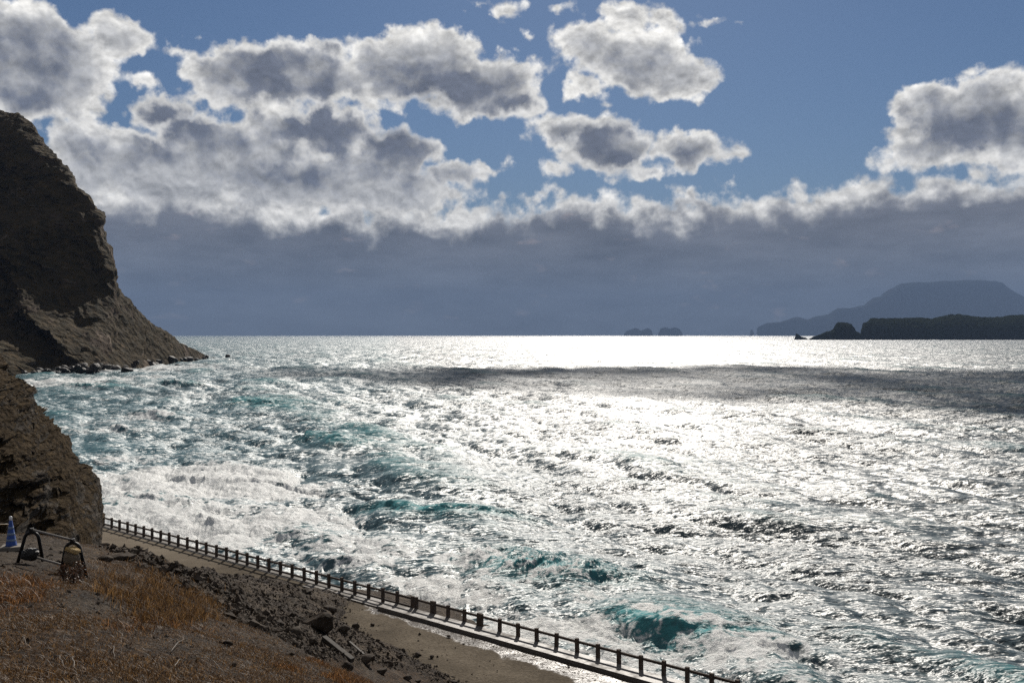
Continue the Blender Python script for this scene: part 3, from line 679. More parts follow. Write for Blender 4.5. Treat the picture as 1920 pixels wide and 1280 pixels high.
def build_fence():
    fence = empty('fence', (0, 0, 0))
    tag(fence, 'long weathered post and rail fence along the sea wall above the surf', 'fence')
    pxs = [148, 163, 178, 193, 208.4, 223.2, 238.1, 253.2, 268.5, 284.3, 300.1, 316.4, 333.2, 350.3, 368.3, 386, 405.1, 423.8, 443.5, 462.7, 482.8, 503.8, 525.1, 547.1, 569.8, 592.7, 616.4,
           640.6, 664.9, 690.8, 717.5, 744.8, 773, 780.6, 812, 840, 870.8, 899.5, 936.9, 971.6, 1006.6, 1043.4, 1082.5, 1121.6, 1161.3, 1202.5, 1245, 1289.4, 1335.3, 1383.4, 1433, 1485]
    ang = math.atan2(FD[1], FD[0]); rot = Matrix.Rotation(ang, 3, 'Z'); rnd = random.Random(4)
    pos = []
    thick = {812: .42, 899.5: .46}
    def mk(w):
        bm = bmesh.new(); bm_box(bm, (0, 0, .5), (w, .2, 1.06), bevel=.018)
        return bmobj('post', bm, M_post, fence)
    protos = {}
    for px in pxs:
        l = fence_at(px); pos.append(l); w = thick.get(px, .205)
        if w not in protos: o = protos[w] = mk(w)
        else:
            o = protos[w].copy(); COL.objects.link(o); o.parent = fence
        sink = 0.0 if px < 770 else -.04
        o.location = plan(.0, l, WALK+sink+rnd.uniform(-.015, .015)); o.rotation_euler = (rnd.uniform(-.02, .02), rnd.uniform(-.022, .022), ang)
    for nm, z, lo, hi in (('upper_rail', .80, 0, len(pos)-1), ('lower_rail', .22, 0, pxs.index(773))):
        bm = bmesh.new()
        for a, b in zip(pos[lo:hi], pos[lo+1:hi+1]):
            if b-a < .5: continue
            m_ = (a+b)/2; c = plan(.0, m_, WALK+z+rnd.uniform(-.012, .012))
            tilt = Matrix.Rotation(rnd.uniform(-.008, .008), 3, 'Y')
            bm_box(bm, c, (b-a-.19, .12, .145), rot=rot @ tilt, bevel=.01)
        bmobj(nm, bm, M_rail, fence)
build_fence()

# ------------------------------------------------------------------ near crag
def crag_strata(X, Y, Z, env):
    st = fbm(X*.08, Y*.08, Z*1.1, 4, 71, .55); led = np.sign(st)*np.abs(st)**.6
    blk = fbm(np.floor(X*.5+.5*vnoise(X, Y, Z, 2)), Y*.1, np.floor(Z*.9), 1, 72)
    q = Z*.62+.35*fbm(X*.3, Y*.3, Z*.2, 3, 78); fq = q-np.floor(q); Y = Y+.55*(fq**2.5)*env-.2*env
    jt = fbm(X*.9, Y*.15, Z*.25, 2, 79); Y = Y+.45*np.exp(-(jt/.05)**2)*env
    cr = fbm(X*1.3, Y*1.3, Z*1.3, 5, 75, .62, True); lump = fbm(X*.7+5, Y*.7, Z*.7, 4, 76, .6)
    Y = Y-.8*led*env-.3*blk*env+.40*cr*env+.35*lump*env; X = X+.10*led*env+.12*lump*env; Z = Z+.12*cr*env
    return X, Y, Z
crag_cols = [(-429,576,1010,26,7),(-259,616,1012,27,7),(-109,656,1012,28,7),(-9,700,1012,29.5,7),(23,732,1012,30,6.5),(53,772,1014,30.5,6.2),(91,806,1016,31,6),(126,842,1020,32,5.5),
             (151,876,1024,33,5),(171,883,1030,34,4.2),(179,908,1035,35,3.4),(183,938,1038,35.5,2.6),(185,973,1040,36,2.0),(182,1000,1042,36.3,1.4),(178,1030,1044,36.5,.7),(179,1046,1046,36.5,.2)]
def cragface(u): return sstep(-.35, 1.0, u**.62)*1.06-.06 if False else u**.62
o = mass('crag', crag_cols, 520, 420, M_crag, .8, .32, 9, 61, .5, cragface, strata=crag_strata, sink=1.5); tag(o, kind='structure')

# ------------------------------------------------------------------ stones
def rock_mesh(seed, sub=3, flat=.8, ang=6):
    rs = np.random.RandomState(seed); bm = bmesh.new(); bmesh.ops.create_icosphere(bm, subdivisions=sub, radius=1.0)
    v = np.array([q.co[:] for q in bm.verts])
    for _ in range(ang):
        n = rs.randn(3); n /= np.linalg.norm(n); dd = rs.uniform(.45, .8); pr = v@n; v = v-np.outer(np.maximum(pr-dd, 0), n)
    v = v*(1+.10*fbm(v[:, 0]*1.6+seed, v[:, 1]*1.6, v[:, 2]*1.6, 4, seed))[:, None]
    v[:, 2] *= flat
    for q, c in zip(bm.verts, v): q.co = c
    return bm
def rock(name, px, py, wpx, mat, label, cat='boulder', group=None, seed=1, ratio=(1, .8, .7), rz=None, tilt=0, on=None, sub=3):
    X, Y, Z = on or hit(px, py); s = wpx/F*Y/2*1.15
    bm = rock_mesh(seed, sub); bmesh.ops.scale(bm, vec=(ratio[0]*s, ratio[1]*s, ratio[2]*s), verts=bm.verts)
    o = bmobj(name, bm, mat, smooth=False)
    for f in o.data.polygons: f.use_smooth = True
    o.data.set_sharp_from_angle(angle=R(28))
    o.location = (X, Y, Z+ratio[2]*s*.35); o.rotation_euler = (tilt, tilt*.5, rz if rz is not None else seed*1.7)
    tag(o, label, cat, group); return o
rocks = [
    (224,1048,46,'dark clump of overhanging earth at the crest beside the crag',43,(1.2,.7,.45)),
    (196,1052,26,'rough brown clod of earth at the foot of the crag corner',45,(1,.8,.6)),
    (575,1112,24,'lump of dark earth on the crest of the scree below the fence',47,(1.2,.7,.5)),
    (597,1178,62,'largest dark boulder half buried in the scree under the road edge',3,(1,.8,.85)),
    (618,1146,34,'pale topped rock glinting at the upper edge of the scree',5,(1,.7,.5)),
    (585,1207,22,'squat rounded rock on the slope left of the broken beam',7,(1,.8,.8)),
    (552,1188,30,'brown flat sided rock left of the largest dark boulder',8,(1,.8,.6)),
    (647,1256,28,'black shadowed rock at the lower end of the broken beam',9,(1,.8,.9)),
    (682,1243,44,'long pale topped boulder with a blunt dark end beside the beam',11,(1.15,.6,.6)),
    (749,1236,14,'small round grey stone right of the pale topped boulder',13,(1,.9,.9)),
    (727,1250,19,'tapering grey rock below the small round stone',15,(1,.7,.9)),
    (714,1263,24,'rounded boulder touching the tip of the orange grass',17,(1,.8,.7)),
    (764,1276,20,'boulder with a sunlit cap at the bottom edge of the photo',19,(1,.8,.8)),
    (783,1280,12,'small dark rock right of the boulder with a sunlit cap',21,(1,.8,.8)),
    (809,1243,9,'lone dark stone on the gravel right of the scree',23,(1,.8,.8)),
    (781,1235,15,'low brown rock at the foot of the scree on the gravel',25,(1,.8,.6)),
    (667,1181,20,'dark blocky rock above the pale splash on the scree',27,(1,.8,.9)),
    (698,1181,9,'little black rock by itself near the top of the gravel',29,(1,.8,.8)),
    (842,1203,9,'isolated stone far out on the open gravel road',31,(1.2,.8,.5)),
    (850,1281,13,'flat dark rock at the bottom edge on the gravel',33,(1.2,.8,.5)),
    (425,1212,22,'angular slab like rock lying among the dry grass',35,(1,.5,.7)),
    (437,1250,10,'small square rock below the angular slab in dry grass',37,(1,.8,.9)),
    (1066,1259,6,'black clod in the puddle beside the ledge',39,(1,.8,.8)),
    (640,1185,26,'dark tilted rock between the largest boulder and the blocky rock',41,(1,.7,.8)),
]
for (px, py, w, lab, sd, rt) in rocks: rock('boulder', px, py, w, M_stone, lab, seed=sd, ratio=rt)

def stone_stuff(name, n, region, smin, smax, mat, seed, label):
    """many small angular stones strewn over the ground as one mass"""
    rs = np.random.RandomState(seed)
    base = np.array([(1,0,0),(-1,0,0),(0,1,0),(0,-1,0),(0,0,1),(0,0,-1)], float)
    fc = np.array([(0,2,4),(2,1,4),(1,3,4),(3,0,4),(2,0,5),(1,2,5),(3,1,5),(0,3,5)])
    X, Y = region(rs, n); n = len(X)
    Z = np.maximum(ground_z(X, Y), WALK-.02); s = smin*(smax/smin)**(rs.rand(n)**4.5)
    jit = 1+.5*rs.uniform(-1, 1, (n, 6, 1)); V = base[None]*jit*(s[:, None, None]*np.array([1, .8, .6])*(1+.4*rs.uniform(-1, 1, (n, 1, 3))))
    a = rs.rand(n)*6.28; b = rs.uniform(-.6, .6, n); ca, sa, cb, sb = np.cos(a), np.sin(a), np.cos(b), np.sin(b)
    x = V[..., 0]*cb[:, None]+V[..., 2]*sb[:, None]; z = -V[..., 0]*sb[:, None]+V[..., 2]*cb[:, None]; y = V[..., 1]
    V = np.stack([x*ca[:, None]-y*sa[:, None]+X[:, None], x*sa[:, None]+y*ca[:, None]+Y[:, None], z+Z[:, None]+s[:, None]*.15], -1).reshape(-1, 3)
    Fc = (fc[None]+(np.arange(n)*6)[:, None, None]).reshape(-1, 3)
    o = mesh_np(name, V, Fc, mat, smooth=False); tag(o, label, 'stones', kind='stuff')
def reg_scree(rs, n):
    az = np.radians(rs.uniform(-27, -2, n)); r = np.exp(rs.uniform(np.log(22), np.log(74), n)); X = r*np.sin(az); Y = r*np.cos(az)
    k = (rs.rand(n) < debris_w(X, Y)*sstep(1.2, .2, np.abs(0*X))) & (ground_z(X, Y) > WALK-.25); return X[k], Y[k]
def reg_toe(rs, n):
    l = rs.uniform(20, 75, n); s = -rs.rand(n)**.6*17-1.5; X = FA[0]+FN[0]*s+FD[0]*l; Y = FA[1]+FN[1]*s+FD[1]*l
    g = ground_z(X, Y); k = (g < WALK+.2) & (rs.rand(n) < .06+.94*np.exp(-np.maximum(0, WALK-g)/.9)); return X[k], Y[k]
def reg_near(rs, n):
    az = np.radians(rs.uniform(-32, -7, n)); r = np.exp(rs.uniform(np.log(8), np.log(34), n)); X = r*np.sin(az); Y = r*np.cos(az)
    k = rs.rand(n) < (1-turf_w(X, Y))*.9+.10; return X[k], Y[k]
stone_stuff('scree_stones', 90000, reg_scree, .022, .17, M_stone, 1, 'loose dark stones covering the bare scree slope')
stone_stuff('gravel_stones', 20000, reg_toe, .02, .12, M_stone, 2, 'scattered stones on the gravel at the foot of the slope')
stone_stuff('pebbles', 9000, reg_near, .01, .07, M_stone, 3, 'small pebbles and clods on the bare earth of the hilltop')

# shore rocks under the headland
rs = random.Random(8)
def sea_at(px, py): d = CH*F/(py-628); return ((px-960)/F*d, d, 0.0)
rock('sea_rock', 238, 699, 24, M_wetrock, 'black dome shaped rock standing in the surf off the headland', 'sea rock', seed=51, on=sea_at(238, 699), ratio=(1, .8, .9))
rock('sea_rock', 427, 670, 11, M_wetrock, 'small black rock alone in the water beyond the headland tip', 'sea rock', seed=53, on=sea_at(427, 670), ratio=(1, .8, .8))
rock('sea_rock', 399, 671, 9, M_wetrock, 'low rock awash just off the headland tip', 'sea rock', seed=55, on=sea_at(399, 671.5), ratio=(1.3, .8, .5))
rock('sea_rock', 333, 685, 8, M_wetrock, 'flat rock awash in front of the boulders of the headland', 'sea rock', seed=57, on=sea_at(333, 684.5), ratio=(1.3, .8, .4))
hp = np.array(head_cols)
for i in range(90):
    px = rs.uniform(40, 386); yb = np.interp(px, hp[:, 0], hp[:, 2]); py = yb+rs.uniform(-8, 2.5)*(1 if px < 330 else .6)
    w = rs.uniform(6, 20)*(1 if rs.random() < .7 else 1.5)*(.75 if px > 330 else 1)
    d = CH*F/(max(yb, 672)-628)+rs.uniform(-22, 2); X = (px-960)/F*d
    zz = max(0, min(5, CH-(py-628)/F*d))
    rock('shore_rock', px, py, w, M_wetrock, 'wet black boulder among the tumbled rocks at the foot of the headland', 'shore rock', 'boulders along the foot of the headland',
         seed=100+i % 17, on=(X, d, zz-.3), ratio=(1, .8, .75), rz=rs.random()*6, sub=2)

# ------------------------------------------------------------------ dry grass
def grass_mat(name, c0, c1, c2):
    mt, t = material(name)
    r = t.new('ShaderNodeAttribute', attribute_name='tone').outputs['Fac']
    col = t.ramp(r, [(0, c0), (.5, c1), (1, c2)])
    a = pbsdf(t, col, .55, .4)
    tr = t.new('ShaderNodeBsdfTranslucent'); t.l.new(col, tr.inputs[0])
    m_ = t.new('ShaderNodeMixShader'); m_.inputs[0].default_value = .4; t.l.new(a, m_.inputs[1]); t.l.new(tr.outputs[0], m_.inputs[2])
    t.l.new(m_.outputs[0], t.out.inputs[0]); return mt
M_grass = grass_mat('dry_grass', (.022, .011, .004), (.085, .042, .014), (.40, .23, .09))
M_rust = grass_mat('rusty_grass', (.040, .017, .006), (.13, .055, .016), (.50, .26, .11))
def blades(name, X, Y, hgt, wid, mat, seed, label, lean=.6, tone=None):
    rs = np.random.RandomState(seed); n = len(X); Z = ground_z(X, Y)-.01
    a = rs.rand(n)*6.28; b = rs.rand(n)*6.28; h = hgt*rs.uniform(.5, 1.15, n); ln = lean*rs.rand(n)*h
    wx, wy = np.cos(a)*wid/2, np.sin(a)*wid/2; lx, ly = np.cos(b)*ln, np.sin(b)*ln
    B = np.stack([X, Y, Z], -1)
    v0 = B+np.stack([-wx, -wy, 0*wx], -1); v1 = B+np.stack([wx, wy, 0*wx], -1)
    Mx = B+np.stack([lx*.35, ly*.35, h*.6], -1); v2 = Mx+np.stack([wx*.8, wy*.8, 0*wx], -1); v3 = Mx-np.stack([wx*.8, wy*.8, 0*wx], -1)
    T = B+np.stack([lx, ly, h*.92], -1); v4 = T+np.stack([wx*.15, wy*.15, 0*wx], -1); v5 = T-np.stack([wx*.15, wy*.15, 0*wx], -1)
    V = np.stack([v0, v1, v2, v3, v4, v5], 1).reshape(-1, 3); k = (np.arange(n)*6)[:, None]
    Fc = np.concatenate([k+np.array([0, 1, 2, 3]), k+np.array([3, 2, 4, 5])])
    tn = np.repeat(np.clip((rs.rand(n)**1.4)*(1 if tone is None else tone), 0, 1), 6)
    o = mesh_np(name, V, Fc, mat, attrs={'tone': tn}); tag(o, label, 'grass', kind='stuff')
def proj(X, Y):
    z = base_z(X, Y); return 960+F*X/Y, 628+F*(CH-z)/Y
def scatter(n, seed, dens, az=(-33, -5), r=(7.5, 36)):
    rs = np.random.RandomState(seed); A = np.radians(rs.uniform(*az, n)); q = np.exp(rs.uniform(np.log(r[0]), np.log(r[1]), n)); X = q*np.sin(A); Y = q*np.cos(A)
    px, py = proj(X, Y); k = rs.rand(n) < dens(px, py, X, Y); return X[k], Y[k], rs
def bl(px, py, cx, cy, rx, ry): return np.exp(-(((px-cx)/rx)**2+((py-cy)/ry)**2)**2)
def d_turf(px, py, X, Y): return (1-debris_w(X, Y))*turf_w(X, Y)*(.25+.75*sstep(-.3, .3, fbm(X*1.3, Y*1.3, 0*X, 4, 33)))
X, Y, rs_ = scatter(420000, 1, d_turf); blades('turf', X, Y, .060, .006, M_grass, 2, 'short matted brown grass over the hilltop', lean=2.2)
def tufted(px, py, X, Y, cen): return cen*sstep(.0, .4, fbm(X*2.2, Y*2.2, 0*X, 3, 35)+.25)
X, Y, rs_ = scatter(260000, 3, lambda px, py, X, Y: tufted(px, py, X, Y, np.maximum(bl(px, py, 255, 1102, 75, 34), .9*bl(px, py, 330, 1140, 90, 32))*(1-.8*debris_w(X, Y))))
blades('tall_grass', X, Y, .22, .008, M_grass, 4, 'tall tangled tufts of brown grass right of the barricade', lean=1.3)
X, Y, rs_ = scatter(260000, 5, lambda px, py, X, Y: tufted(px, py, X, Y, np.maximum(bl(px, py, 15, 1115, 75, 30), .3*bl(px, py, 300, 1180, 90, 15))))
blades('rusty_grass', X, Y, .15, .010, M_rust, 6, 'rust orange clump of dead grass at the left edge below the cone', lean=1.7)
X, Y, rs_ = scatter(200000, 7, lambda px, py, X, Y: .9*np.maximum(bl(px, py, 690, 1276, 90, 14), .7*bl(px, py, 560, 1252, 50, 9))*sstep(-.3, .2, fbm(X*1.5, Y*1.5, 0*X, 3, 39))+0*X, az=(-20, -3), r=(11, 26))
blades('orange_grass', X, Y, .09, .008, M_rust, 8, 'bright orange low grass along the brow at the bottom of the photo', lean=1.0)
X, Y, rs_ = scatter(90000, 9, lambda px, py, X, Y: .5*sstep(1150, 1280, py)*sstep(.05, .35, fbm(X*1.7, Y*1.7, 0*X, 3, 37))*(1-debris_w(X, Y)))
blades('grass_tufts', X, Y, .11, .007, M_grass, 10, 'low tufts of dry grass in the foreground corner', lean=1.8)

# twigs lying in the grass
M_twig = simple('bleached_twig', (.12, .095, .07), .7, var=.3, scale=30)
twigs = [((318,1228),(352,1204),'curved bleached stick poking up in the middle of the dry grass'),((100,1235),(122,1262),'thin forked stick lower left of the hilltop'),
         ((140,1262),(128,1240),'short stick crossing the forked stick'),((38,1202),(48,1220),'pale bent twig near the left edge'),((300,1185),(360,1204),'long dark dead stem above the curved stick'),
         ((365,1230),(425,1272),'long thin stem trailing down right of the curved stick'),((325,1258),(342,1244),'short pale twig below the curved stick'),((212,1218),(212,1240),'upright pale stalk left of the curved stick')]
for i, (a, b, lab) in enumerate(twigs):
    A = Vector(hit(*a)); B = Vector(hit(*b)); r_ = random.Random(i)
    pts = []
    for k in range(8):
        q = A.lerp(B, k/7); q.z += .02+.07*math.sin(k/7*math.pi)+r_.uniform(-.01, .01); q.x += r_.uniform(-.012, .012); pts.append(q)
    bm = bmesh.new(); bm_tube(bm, pts, [.0065-.0005*k for k in range(8)], 6)
    o = bmobj('stick', bm, M_twig, smooth=True); tag(o, lab, 'stick', 'sticks in the dry grass')

# broken concrete beam and plank among the boulders
def bar(name, a, b, w, h, mat, label, cat, lift=.15):
    A = Vector(hit(*a)); B = Vector(hit(*b)); A.z += lift; B.z += lift; d = B-A
    bm = bmesh.new(); bm_box(bm, (0, 0, 0), (d.length, w, h), bevel=min(w, h)*.1)
    rs = random.Random(3)
    o = bmobj(name, bm, mat); o.location = (A+B)/2; o.rotation_euler = d.to_track_quat('X', 'Z').to_euler()
    tag(o, label, cat)
M_beam = simple('old_concrete', (.055, .045, .035), .85, var=.35, scale=5, bump=.02)
bar('concrete_beam', (606,1205), (660,1248), .24, .22, M_beam, 'broken square concrete beam lying on the scree', 'beam', .2)
bar('plank', (655,1208), (682,1232), .10, .06, M_beam, 'narrow pale plank on the scree right of the concrete beam', 'plank', .12)

# ------------------------------------------------------------------ traffic cone
M_blue = simple('blue_cone_plastic', (.003, .045, .24), .45, var=.15, scale=12)
M_band = simple('pale_reflective_band', (.16, .22, .34), .4, var=.12, scale=15)
M_cap = simple('white_lamp_cap', (.75, .75, .74), .4, var=.05)
M_base = simple('grey_rubber_base', (.17, .15, .125), .85, var=.25, scale=10, bump=.01)
def lathe(bm, prof, seg=28):
    rings = [[bm.verts.new((r*math.cos(2*math.pi*k/seg), r*math.sin(2*math.pi*k/seg), z)) for k in range(seg)] for r, z in prof]
    for a, b in zip(rings, rings[1:]):
        for k in range(seg): bm.faces.new((a[k], a[(k+1) % seg], b[(k+1) % seg], b[k]))
    bm.faces.new(rings[0][::-1]); bm.faces.new(rings[-1])
cx, cy, cz = hit(20, 1033)
cone = empty('traffic_cone', (cx, cy, cz+.03)); cone.rotation_euler = (.0, -.02, .3)
tag(cone, 'blue traffic cone with pale bands on a square grey weight', 'traffic cone')
SC = cy/22.5
bm = bmesh.new(); bm_box(bm, (0.02, 0, .045*SC), (.46*SC, .46*SC, .10*SC), bevel=.02); bmobj('base', bm, M_base, cone)
def crad(z): return (.118-.088*(z/.60))*SC
bm = bmesh.new(); lathe(bm, [(crad(0)+.01, .095*SC), (crad(.0), .11*SC), (crad(.58), .66*SC), (crad(.6)*.7, .672*SC)]); bmobj('cone_body', bm, M_blue, cone, True)
for z in (.16, .295, .43):
    bm = bmesh.new(); lathe(bm, [(crad(z-.04)+.002, (z+.035)*SC), (crad(z-.04)+.005, (z+.037)*SC), (crad(z+.02)+.005, (z+.09)*SC), (crad(z+.02)+.002, (z+.092)*SC)]); bmobj('band', bm, M_band, cone, True)
bm = bmesh.new(); lathe(bm, [(.026*SC, .665*SC), (.034*SC, .68*SC), (.034*SC, .735*SC), (.022*SC, .755*SC), (.006*SC, .76*SC)], 16); bmobj('cap', bm, M_cap, cone, True)
# bar from the cone out of the picture to the left
M_yel = simple('yellow_bar', (.30, .17, .03), .5, var=.3)
bm = bmesh.new(); bm_tube(bm, [(cx-.03, cy, cz+.60*SC), (cx-1.6, cy-.2, cz+.61*SC)], .013, 8)
o = bmobj('cone_bar', bm, M_yel, smooth=True); tag(o, 'thin yellow and black barrier bar hooked to the cone at the left edge', 'barrier bar')
bm = bmesh.new()
bm.free()
M_black = simple('black_paint', (.008, .007, .007), .5, var=.3, spec=.3)
for k in range(4):
    bm = bmesh.new(); bm_tube(bm, [(cx-.1-.36*k, cy+.011-.045*k, cz+(.6005+.0022*k)*SC), (cx-.28-.36*k, cy-.011-.045*k, cz+(.6015+.0022*k)*SC)], .0155, 8)
    bmobj('black_stripe', bm, M_black, o, True)


# ------------------------------------------------------------------ pipe barricade
M_pipe = simple('galvanised_pipe', (.15, .135, .12), .6, metal=.2, var=.2, scale=15)
def build_barricade():
    gL = Vector(hit(54, 1058)); gR = Vector(hit(138, 1084))
    dl = gL.y; dr_ = gR.y
    topL = Vector(P(58, 994, dl)); topR = Vector(P(135, 1014, dr_))
    root = empty('pipe_barricade', (gL+gR)/2); tag(root, 'black A frame barricade with two grey pipes across the closed track', 'barricade')
    inv = -((gL+gR)/2)
    for g, tp, lx, rx, ybl, ybr in ((gL, topL, 31, 79, 1058, 1052), (gR, topR, 112, 161, 1077, 1082)):
        d = g.y; fl = Vector(P(lx, ybl, d-.10)); fr = Vector(P(rx, ybr, d+.12))
        w = (fr.x-fl.x)/2; top = Vector(P(960+F*tp.x/d, 628+F*(CH-tp.z)/d+4, d)); R0 = .155
        pts = [fl]
        cxm = top.x
        for k in range(0, 11):
            a = math.pi*(1-k/10)*.92+.04*math.pi
            pts.append(Vector((cxm+R0*math.cos(a)*.95, d+.0+.02*math.cos(a), top.z-R0+R0*math.sin(a))))
        pts.append(fr)
        bm = bmesh.new(); bm_tube(bm, [p+inv for p in pts], .037, 10); bmobj('stand', bm, M_black, root, True)
        bm = bmesh.new(); bm_box(bm, Vector((cxm, d, top.z+.045))+inv, (.075, .09, .10), bevel=.012)
        bm_tube(bm, [Vector((cxm-.0, d-.055, top.z+.06))+inv, Vector((cxm, d+.055, top.z+.06))+inv], .035, 10)
        bmobj('clamp', bm, M_black, root)
    dv = (topR-topL).normalized()
    bm = bmesh.new(); bm_tube(bm, [topL+Vector((0, 0, .012))-dv*.05+inv, topR+Vector((0, 0, .012))+dv*.06+inv], .0245, 12); bmobj('upper_pipe', bm, M_pipe, root, True)
    a = Vector(P(52, 1041, dl)); b = Vector(P(131, 1064, dr_))
    bm = bmesh.new(); bm_tube(bm, [a-dv*.1+inv, b+dv*.05+inv], .0245, 12); bmobj('lower_pipe', bm, M_pipe, root, True)
    return gL, gR, dl, dr_
gL, gR, dL, dR = build_barricade()
# sandbags
def bag(name, loc, size, rot, mat, label, seed, lumps=.1, neck=False):
    bm = bmesh.new(); bmesh.ops.create_icosphere(bm, subdivisions=5, radius=1.0)
    v = np.array([q.co[:] for q in bm.verts])
    v = np.sign(v)*np.abs(v)**.72
    n = fbm(v[:, 0]*1.3+seed, v[:, 1]*1.3, v[:, 2]*1.3, 4, seed); f2 = fbm(v[:, 0]*5, v[:, 1]*5+seed, v[:, 2]*1.5, 3, seed+3, .5, True)
    v = v*(1+lumps*n+lumps*.25*f2)[:, None]
    if neck:
        k = sstep(.55, 1.0, v[:, 2]); v[:, 0] *= 1-.45*k; v[:, 1] *= 1-.45*k; v[:, 2] += .35*k*(n+.4)
    for q, c in zip(bm.verts, v): q.co = (c[0]*size[0]/2, c[1]*size[1]/2, c[2]*size[2]/2)
    o = bmobj(name, bm, mat, smooth=True); o.location = loc; o.rotation_euler = rot; tag(o, label, 'sandbag'); return o
def cloth(name, c0, c1, rough=.8, spec=.2):
    mt, t = material(name); c = objco(t); n = t.noise(c, 6, 5, .6); wv = t.noise(t.v('MULTIPLY', c, (1, 1, 4)), 14, 4, .6)
    col = t.ramp(n, [(.35, c0), (.65, c1)]); a = pbsdf(t, col, rough, spec, nrm=t.bump(t.m('ADD', n, wv), .03))
    tr = t.new('ShaderNodeBsdfTranslucent'); t.l.new(col, tr.inputs[0])
    m_ = t.new('ShaderNodeMixShader'); m_.inputs[0].default_value = .15; t.l.new(a, m_.inputs[1]); t.l.new(tr.outputs[0], m_.inputs[2])
    t.l.new(m_.outputs[0], t.out.inputs[0]); return mt
M_white = cloth('faded_woven_bag', (.16, .125, .085), (.26, .21, .155)); M_ylw = cloth('yellowed_bag_mouth', (.42, .27, .09), (.60, .45, .24))
M_bblk = cloth('black_bag', (.010, .009, .008), (.022, .02, .018), .4, .5)
pp = Vector(P(55, 1039, dL-.1)); bag('sandbag', pp, (.32, .30, .24), (0, .15, .3), M_bblk, 'shiny black sandbag slung inside the left barricade stand', 2, .16)
pp = Vector(P(136, 1071, dR-.06)); b1 = bag('sandbag', pp, (.36, .30, .36), (0, 0, .2), M_white, 'lower faded sandbag slumped inside the right barricade stand', 4, .12)
pp = Vector(P(134, 1046, dR-.08)); b2 = bag('sandbag', pp, (.30, .26, .33), (.0, .12, .1), M_white, 'upper pale sandbag with a yellowed mouth hanging on the right barricade stand', 5, .10)
o = bag('bag_mouth', (0, 0, 0), (.27, .24, .10), (0, .1, 0), M_ylw, None, 7, .30); del o['category']; o.parent = b2; o.location = (-.01, -.01, .165)
pp = Vector(P(124, 1046, dR-.16)); 

# withered plants in front of the right stand
M_with = grass_mat('withered_leaf', (.022, .011, .006), (.055, .025, .013), (.12, .06, .03))
def withered(px, py, h, label, seed):
    X, Y, Z = hit(px, py); root = empty('withered_plant', (X, Y, Z)); tag(root, label, 'plant', 'withered plants by the barricade')
    rs = np.random.RandomState(seed); bm = bmesh.new()
    for k in range(7):
        a = rs.rand()*6.28; ln = .05+.06*rs.rand()
        bm_tube(bm, [(0, 0, 0), (math.cos(a)*ln*.3, math.sin(a)*ln*.3, h*.5), (math.cos(a)*ln, math.sin(a)*ln, h*rs.uniform(.8, 1))], [.005, .004, .002], 5)
    bmobj('stem', bm, M_twig, root, True)
    n = 340; c = rs.randn(n, 3)*np.array([.06, .05, .12])*(h/.35)+np.array([0, 0, h*.62]); c[:, 2] = np.clip(c[:, 2], .03, h*1.1)
    u = rs.randn(n, 3); u /= np.linalg.norm(u, axis=1)[:, None]; w = np.cross(u, rs.randn(n, 3)); w /= np.linalg.norm(w, axis=1)[:, None]
    s = rs.uniform(.012, .03, n)[:, None]; V = np.stack([c-u*s, c+w*s*.5, c+u*s, c-w*s*.5], 1).reshape(-1, 3)
    Fc = (np.arange(n)*4)[:, None]+np.arange(4)
    mesh_np('foliage', V, Fc, M_with, root, False, {'tone': np.repeat(rs.rand(n), 4)})
withered(118, 1092, .30, 'reddish withered plant left of the sandbags', 1)
withered(136, 1096, .30, 'dark withered plant in the middle below the sandbags', 2)
withered(149, 1092, .36, 'tallest withered plant right of the sandbags', 3)

# ------------------------------------------------------------------ spray thrown up at the rocks
def spray(px, py, w, h, dep, dens, label, seed):
    X, Y, _ = sea_at(px, py); s = Y/F
    bm = bmesh.new(); bmesh.ops.create_icosphere(bm, subdivisions=4, radius=1.0)
    v = np.array([q.co[:] for q in bm.verts]); v = v*(1+.35*fbm(v[:, 0]*2+seed, v[:, 1]*2, v[:, 2]*2, 4, seed))[:, None]
    for q, c in zip(bm.verts, v): q.co = (c[0]*w/2*s, c[1]*dep/2, max(c[2], -.1)*h*s)
    mt, t = material('spray_mist'); c = objco(t)
    n = t.noise(c, .22, 5, .65); hgt = t.sep(c)[2]
    r = t.v('LENGTH', t.v('DIVIDE', c, (w/2*s, dep/2, h*s)))
    dn = t.m('MULTIPLY', t.m('MULTIPLY', t.rng(n, .42, .62), t.rng(r, 1.0, .15)), dens)
    vol = t.new('ShaderNodeVolumePrincipled'); vol.inputs['Color'].default_value = (.95, .95, .95, 1); t.put(vol.inputs['Density'], dn); vol.inputs['Anisotropy'].default_value = .3
    t.l.new(vol.outputs[0], t.out.inputs['Volume'])
    o = bmobj('spray', bm, mt, smooth=True); o.location = (X, Y, 0); tag(o, label, 'spray', kind='stuff')
spray(218, 688, 62, 26, 18, .35, 'white spray bursting against the rocks of the headland', 3)
spray(110, 700, 36, 14, 12, .30, 'small burst of spray at the left end of the headland rocks', 5)

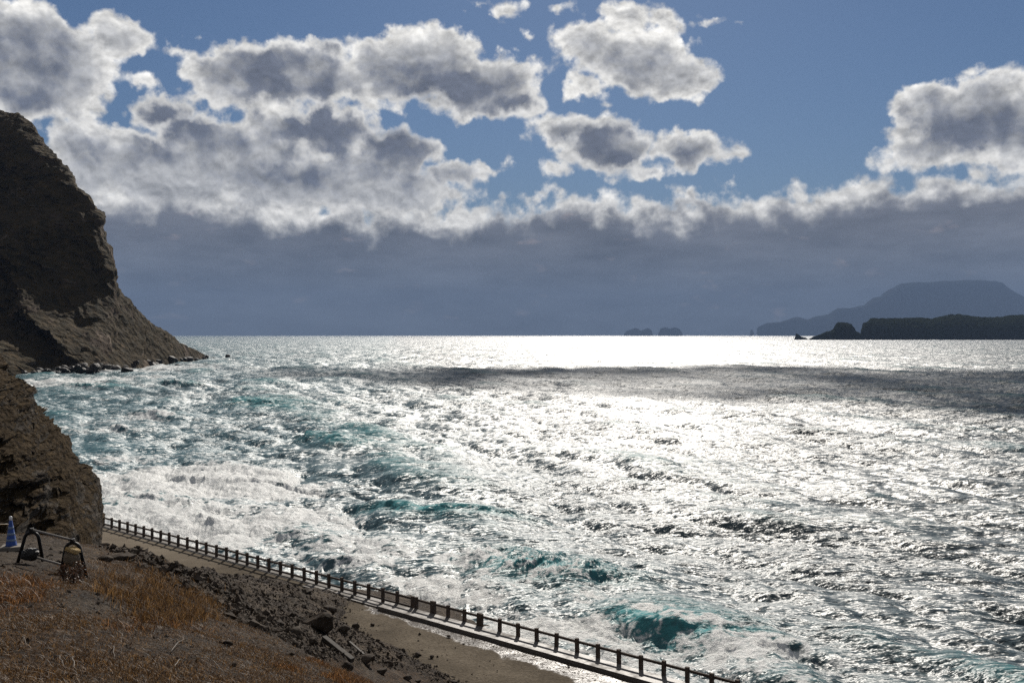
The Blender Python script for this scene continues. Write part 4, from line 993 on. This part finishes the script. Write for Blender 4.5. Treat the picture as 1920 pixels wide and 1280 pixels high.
# ------------------------------------------------------------------ cloud that shades a band of the sea
def build_cloud():
    hcl = 2150.0; off = hcl/math.tan(SUN_EL); ox, oy = off*math.sin(SUN_AZ), off*math.cos(SUN_AZ)
    # outline of the shade on the water
    far = [(560,692),(760,690),(1000,689),(1400,690),(1700,692),(1920,697),(2500,700)]; near = [(560,694),(700,706),(900,712),(1200,733),(1500,742),(1650,757),(1920,785),(2500,800)]
    n = 140; pxs = np.linspace(560, 2500, n)
    yf = np.interp(pxs, *zip(*far)); yn = np.interp(pxs, *zip(*near))
    df = CH*F/(yf-628); dn = CH*F/(yn-628)
    m_ = 36; tt = np.linspace(0, 2*np.pi, m_+1)[:-1]
    k = (1-np.cos(tt))/2; hgt = np.sin(tt)
    D = dn[:, None]+(df-dn)[:, None]*k[None]; X = (pxs[:, None]-960)/F*D
    wd = (df-dn)[:, None]; Zc = hcl+np.where(hgt > 0, hgt, hgt*.3)[None]*np.minimum(60, wd*.25)
    nn = fbm(X*.008, D*.008, Zc*.008, 6, 5, .6); n2 = fbm(X*.008+9, D*.008, Zc*.008, 6, 8, .62)
    X = X+60*nn+ox; D = D+60*n2*np.minimum(1, wd/120)+oy; Zc = Zc+14*nn
    V = np.stack([X, D, Zc], -1).reshape(-1, 3)
    i = np.arange(n-1)[:, None]*m_+np.arange(m_)[None]; j = np.arange(n-1)[:, None]*m_+(np.arange(m_)[None]+1) % m_
    Fc = np.stack([i, j, j+m_, i+m_], -1).reshape(-1, 4)
    mt, t = material('cloud_white'); c = objco(t); nz = t.noise(c, .02, 8, .6)
    tb = t.new('ShaderNodeBsdfTransparent'); tn = t.noise(c, .006, 6, .65)
    m_ = t.new('ShaderNodeMixShader'); t.put(m_.inputs[0], t.rng(tn, .32, .66, .10, .85)); t.l.new(pbsdf(t, (.85, .85, .86), 1.0, .0, nrm=t.bump(nz, 20.0)), m_.inputs[1]); t.l.new(tb.outputs[0], m_.inputs[2])
    t.l.new(m_.outputs[0], t.out.inputs[0])
    o = mesh_np('cloud', V, Fc, mt); tag(o, kind='structure')
build_cloud()

# ------------------------------------------------------------------ haze
mt, t = material('haze_air')
vol = t.new('ShaderNodeVolumePrincipled'); vol.inputs['Color'].default_value = (.25, .36, .58, 1); vol.inputs['Density'].default_value = 3.8e-5; vol.inputs['Anisotropy'].default_value = 0.0
t.l.new(vol.outputs[0], t.out.inputs['Volume'])
bm = bmesh.new(); bm_box(bm, (0, 21500, 925), (70000, 45500, 1870))
o = bmobj('haze', bm, mt); tag(o, kind='stuff', label='pale blue sea haze between the near and far shores', cat='haze')
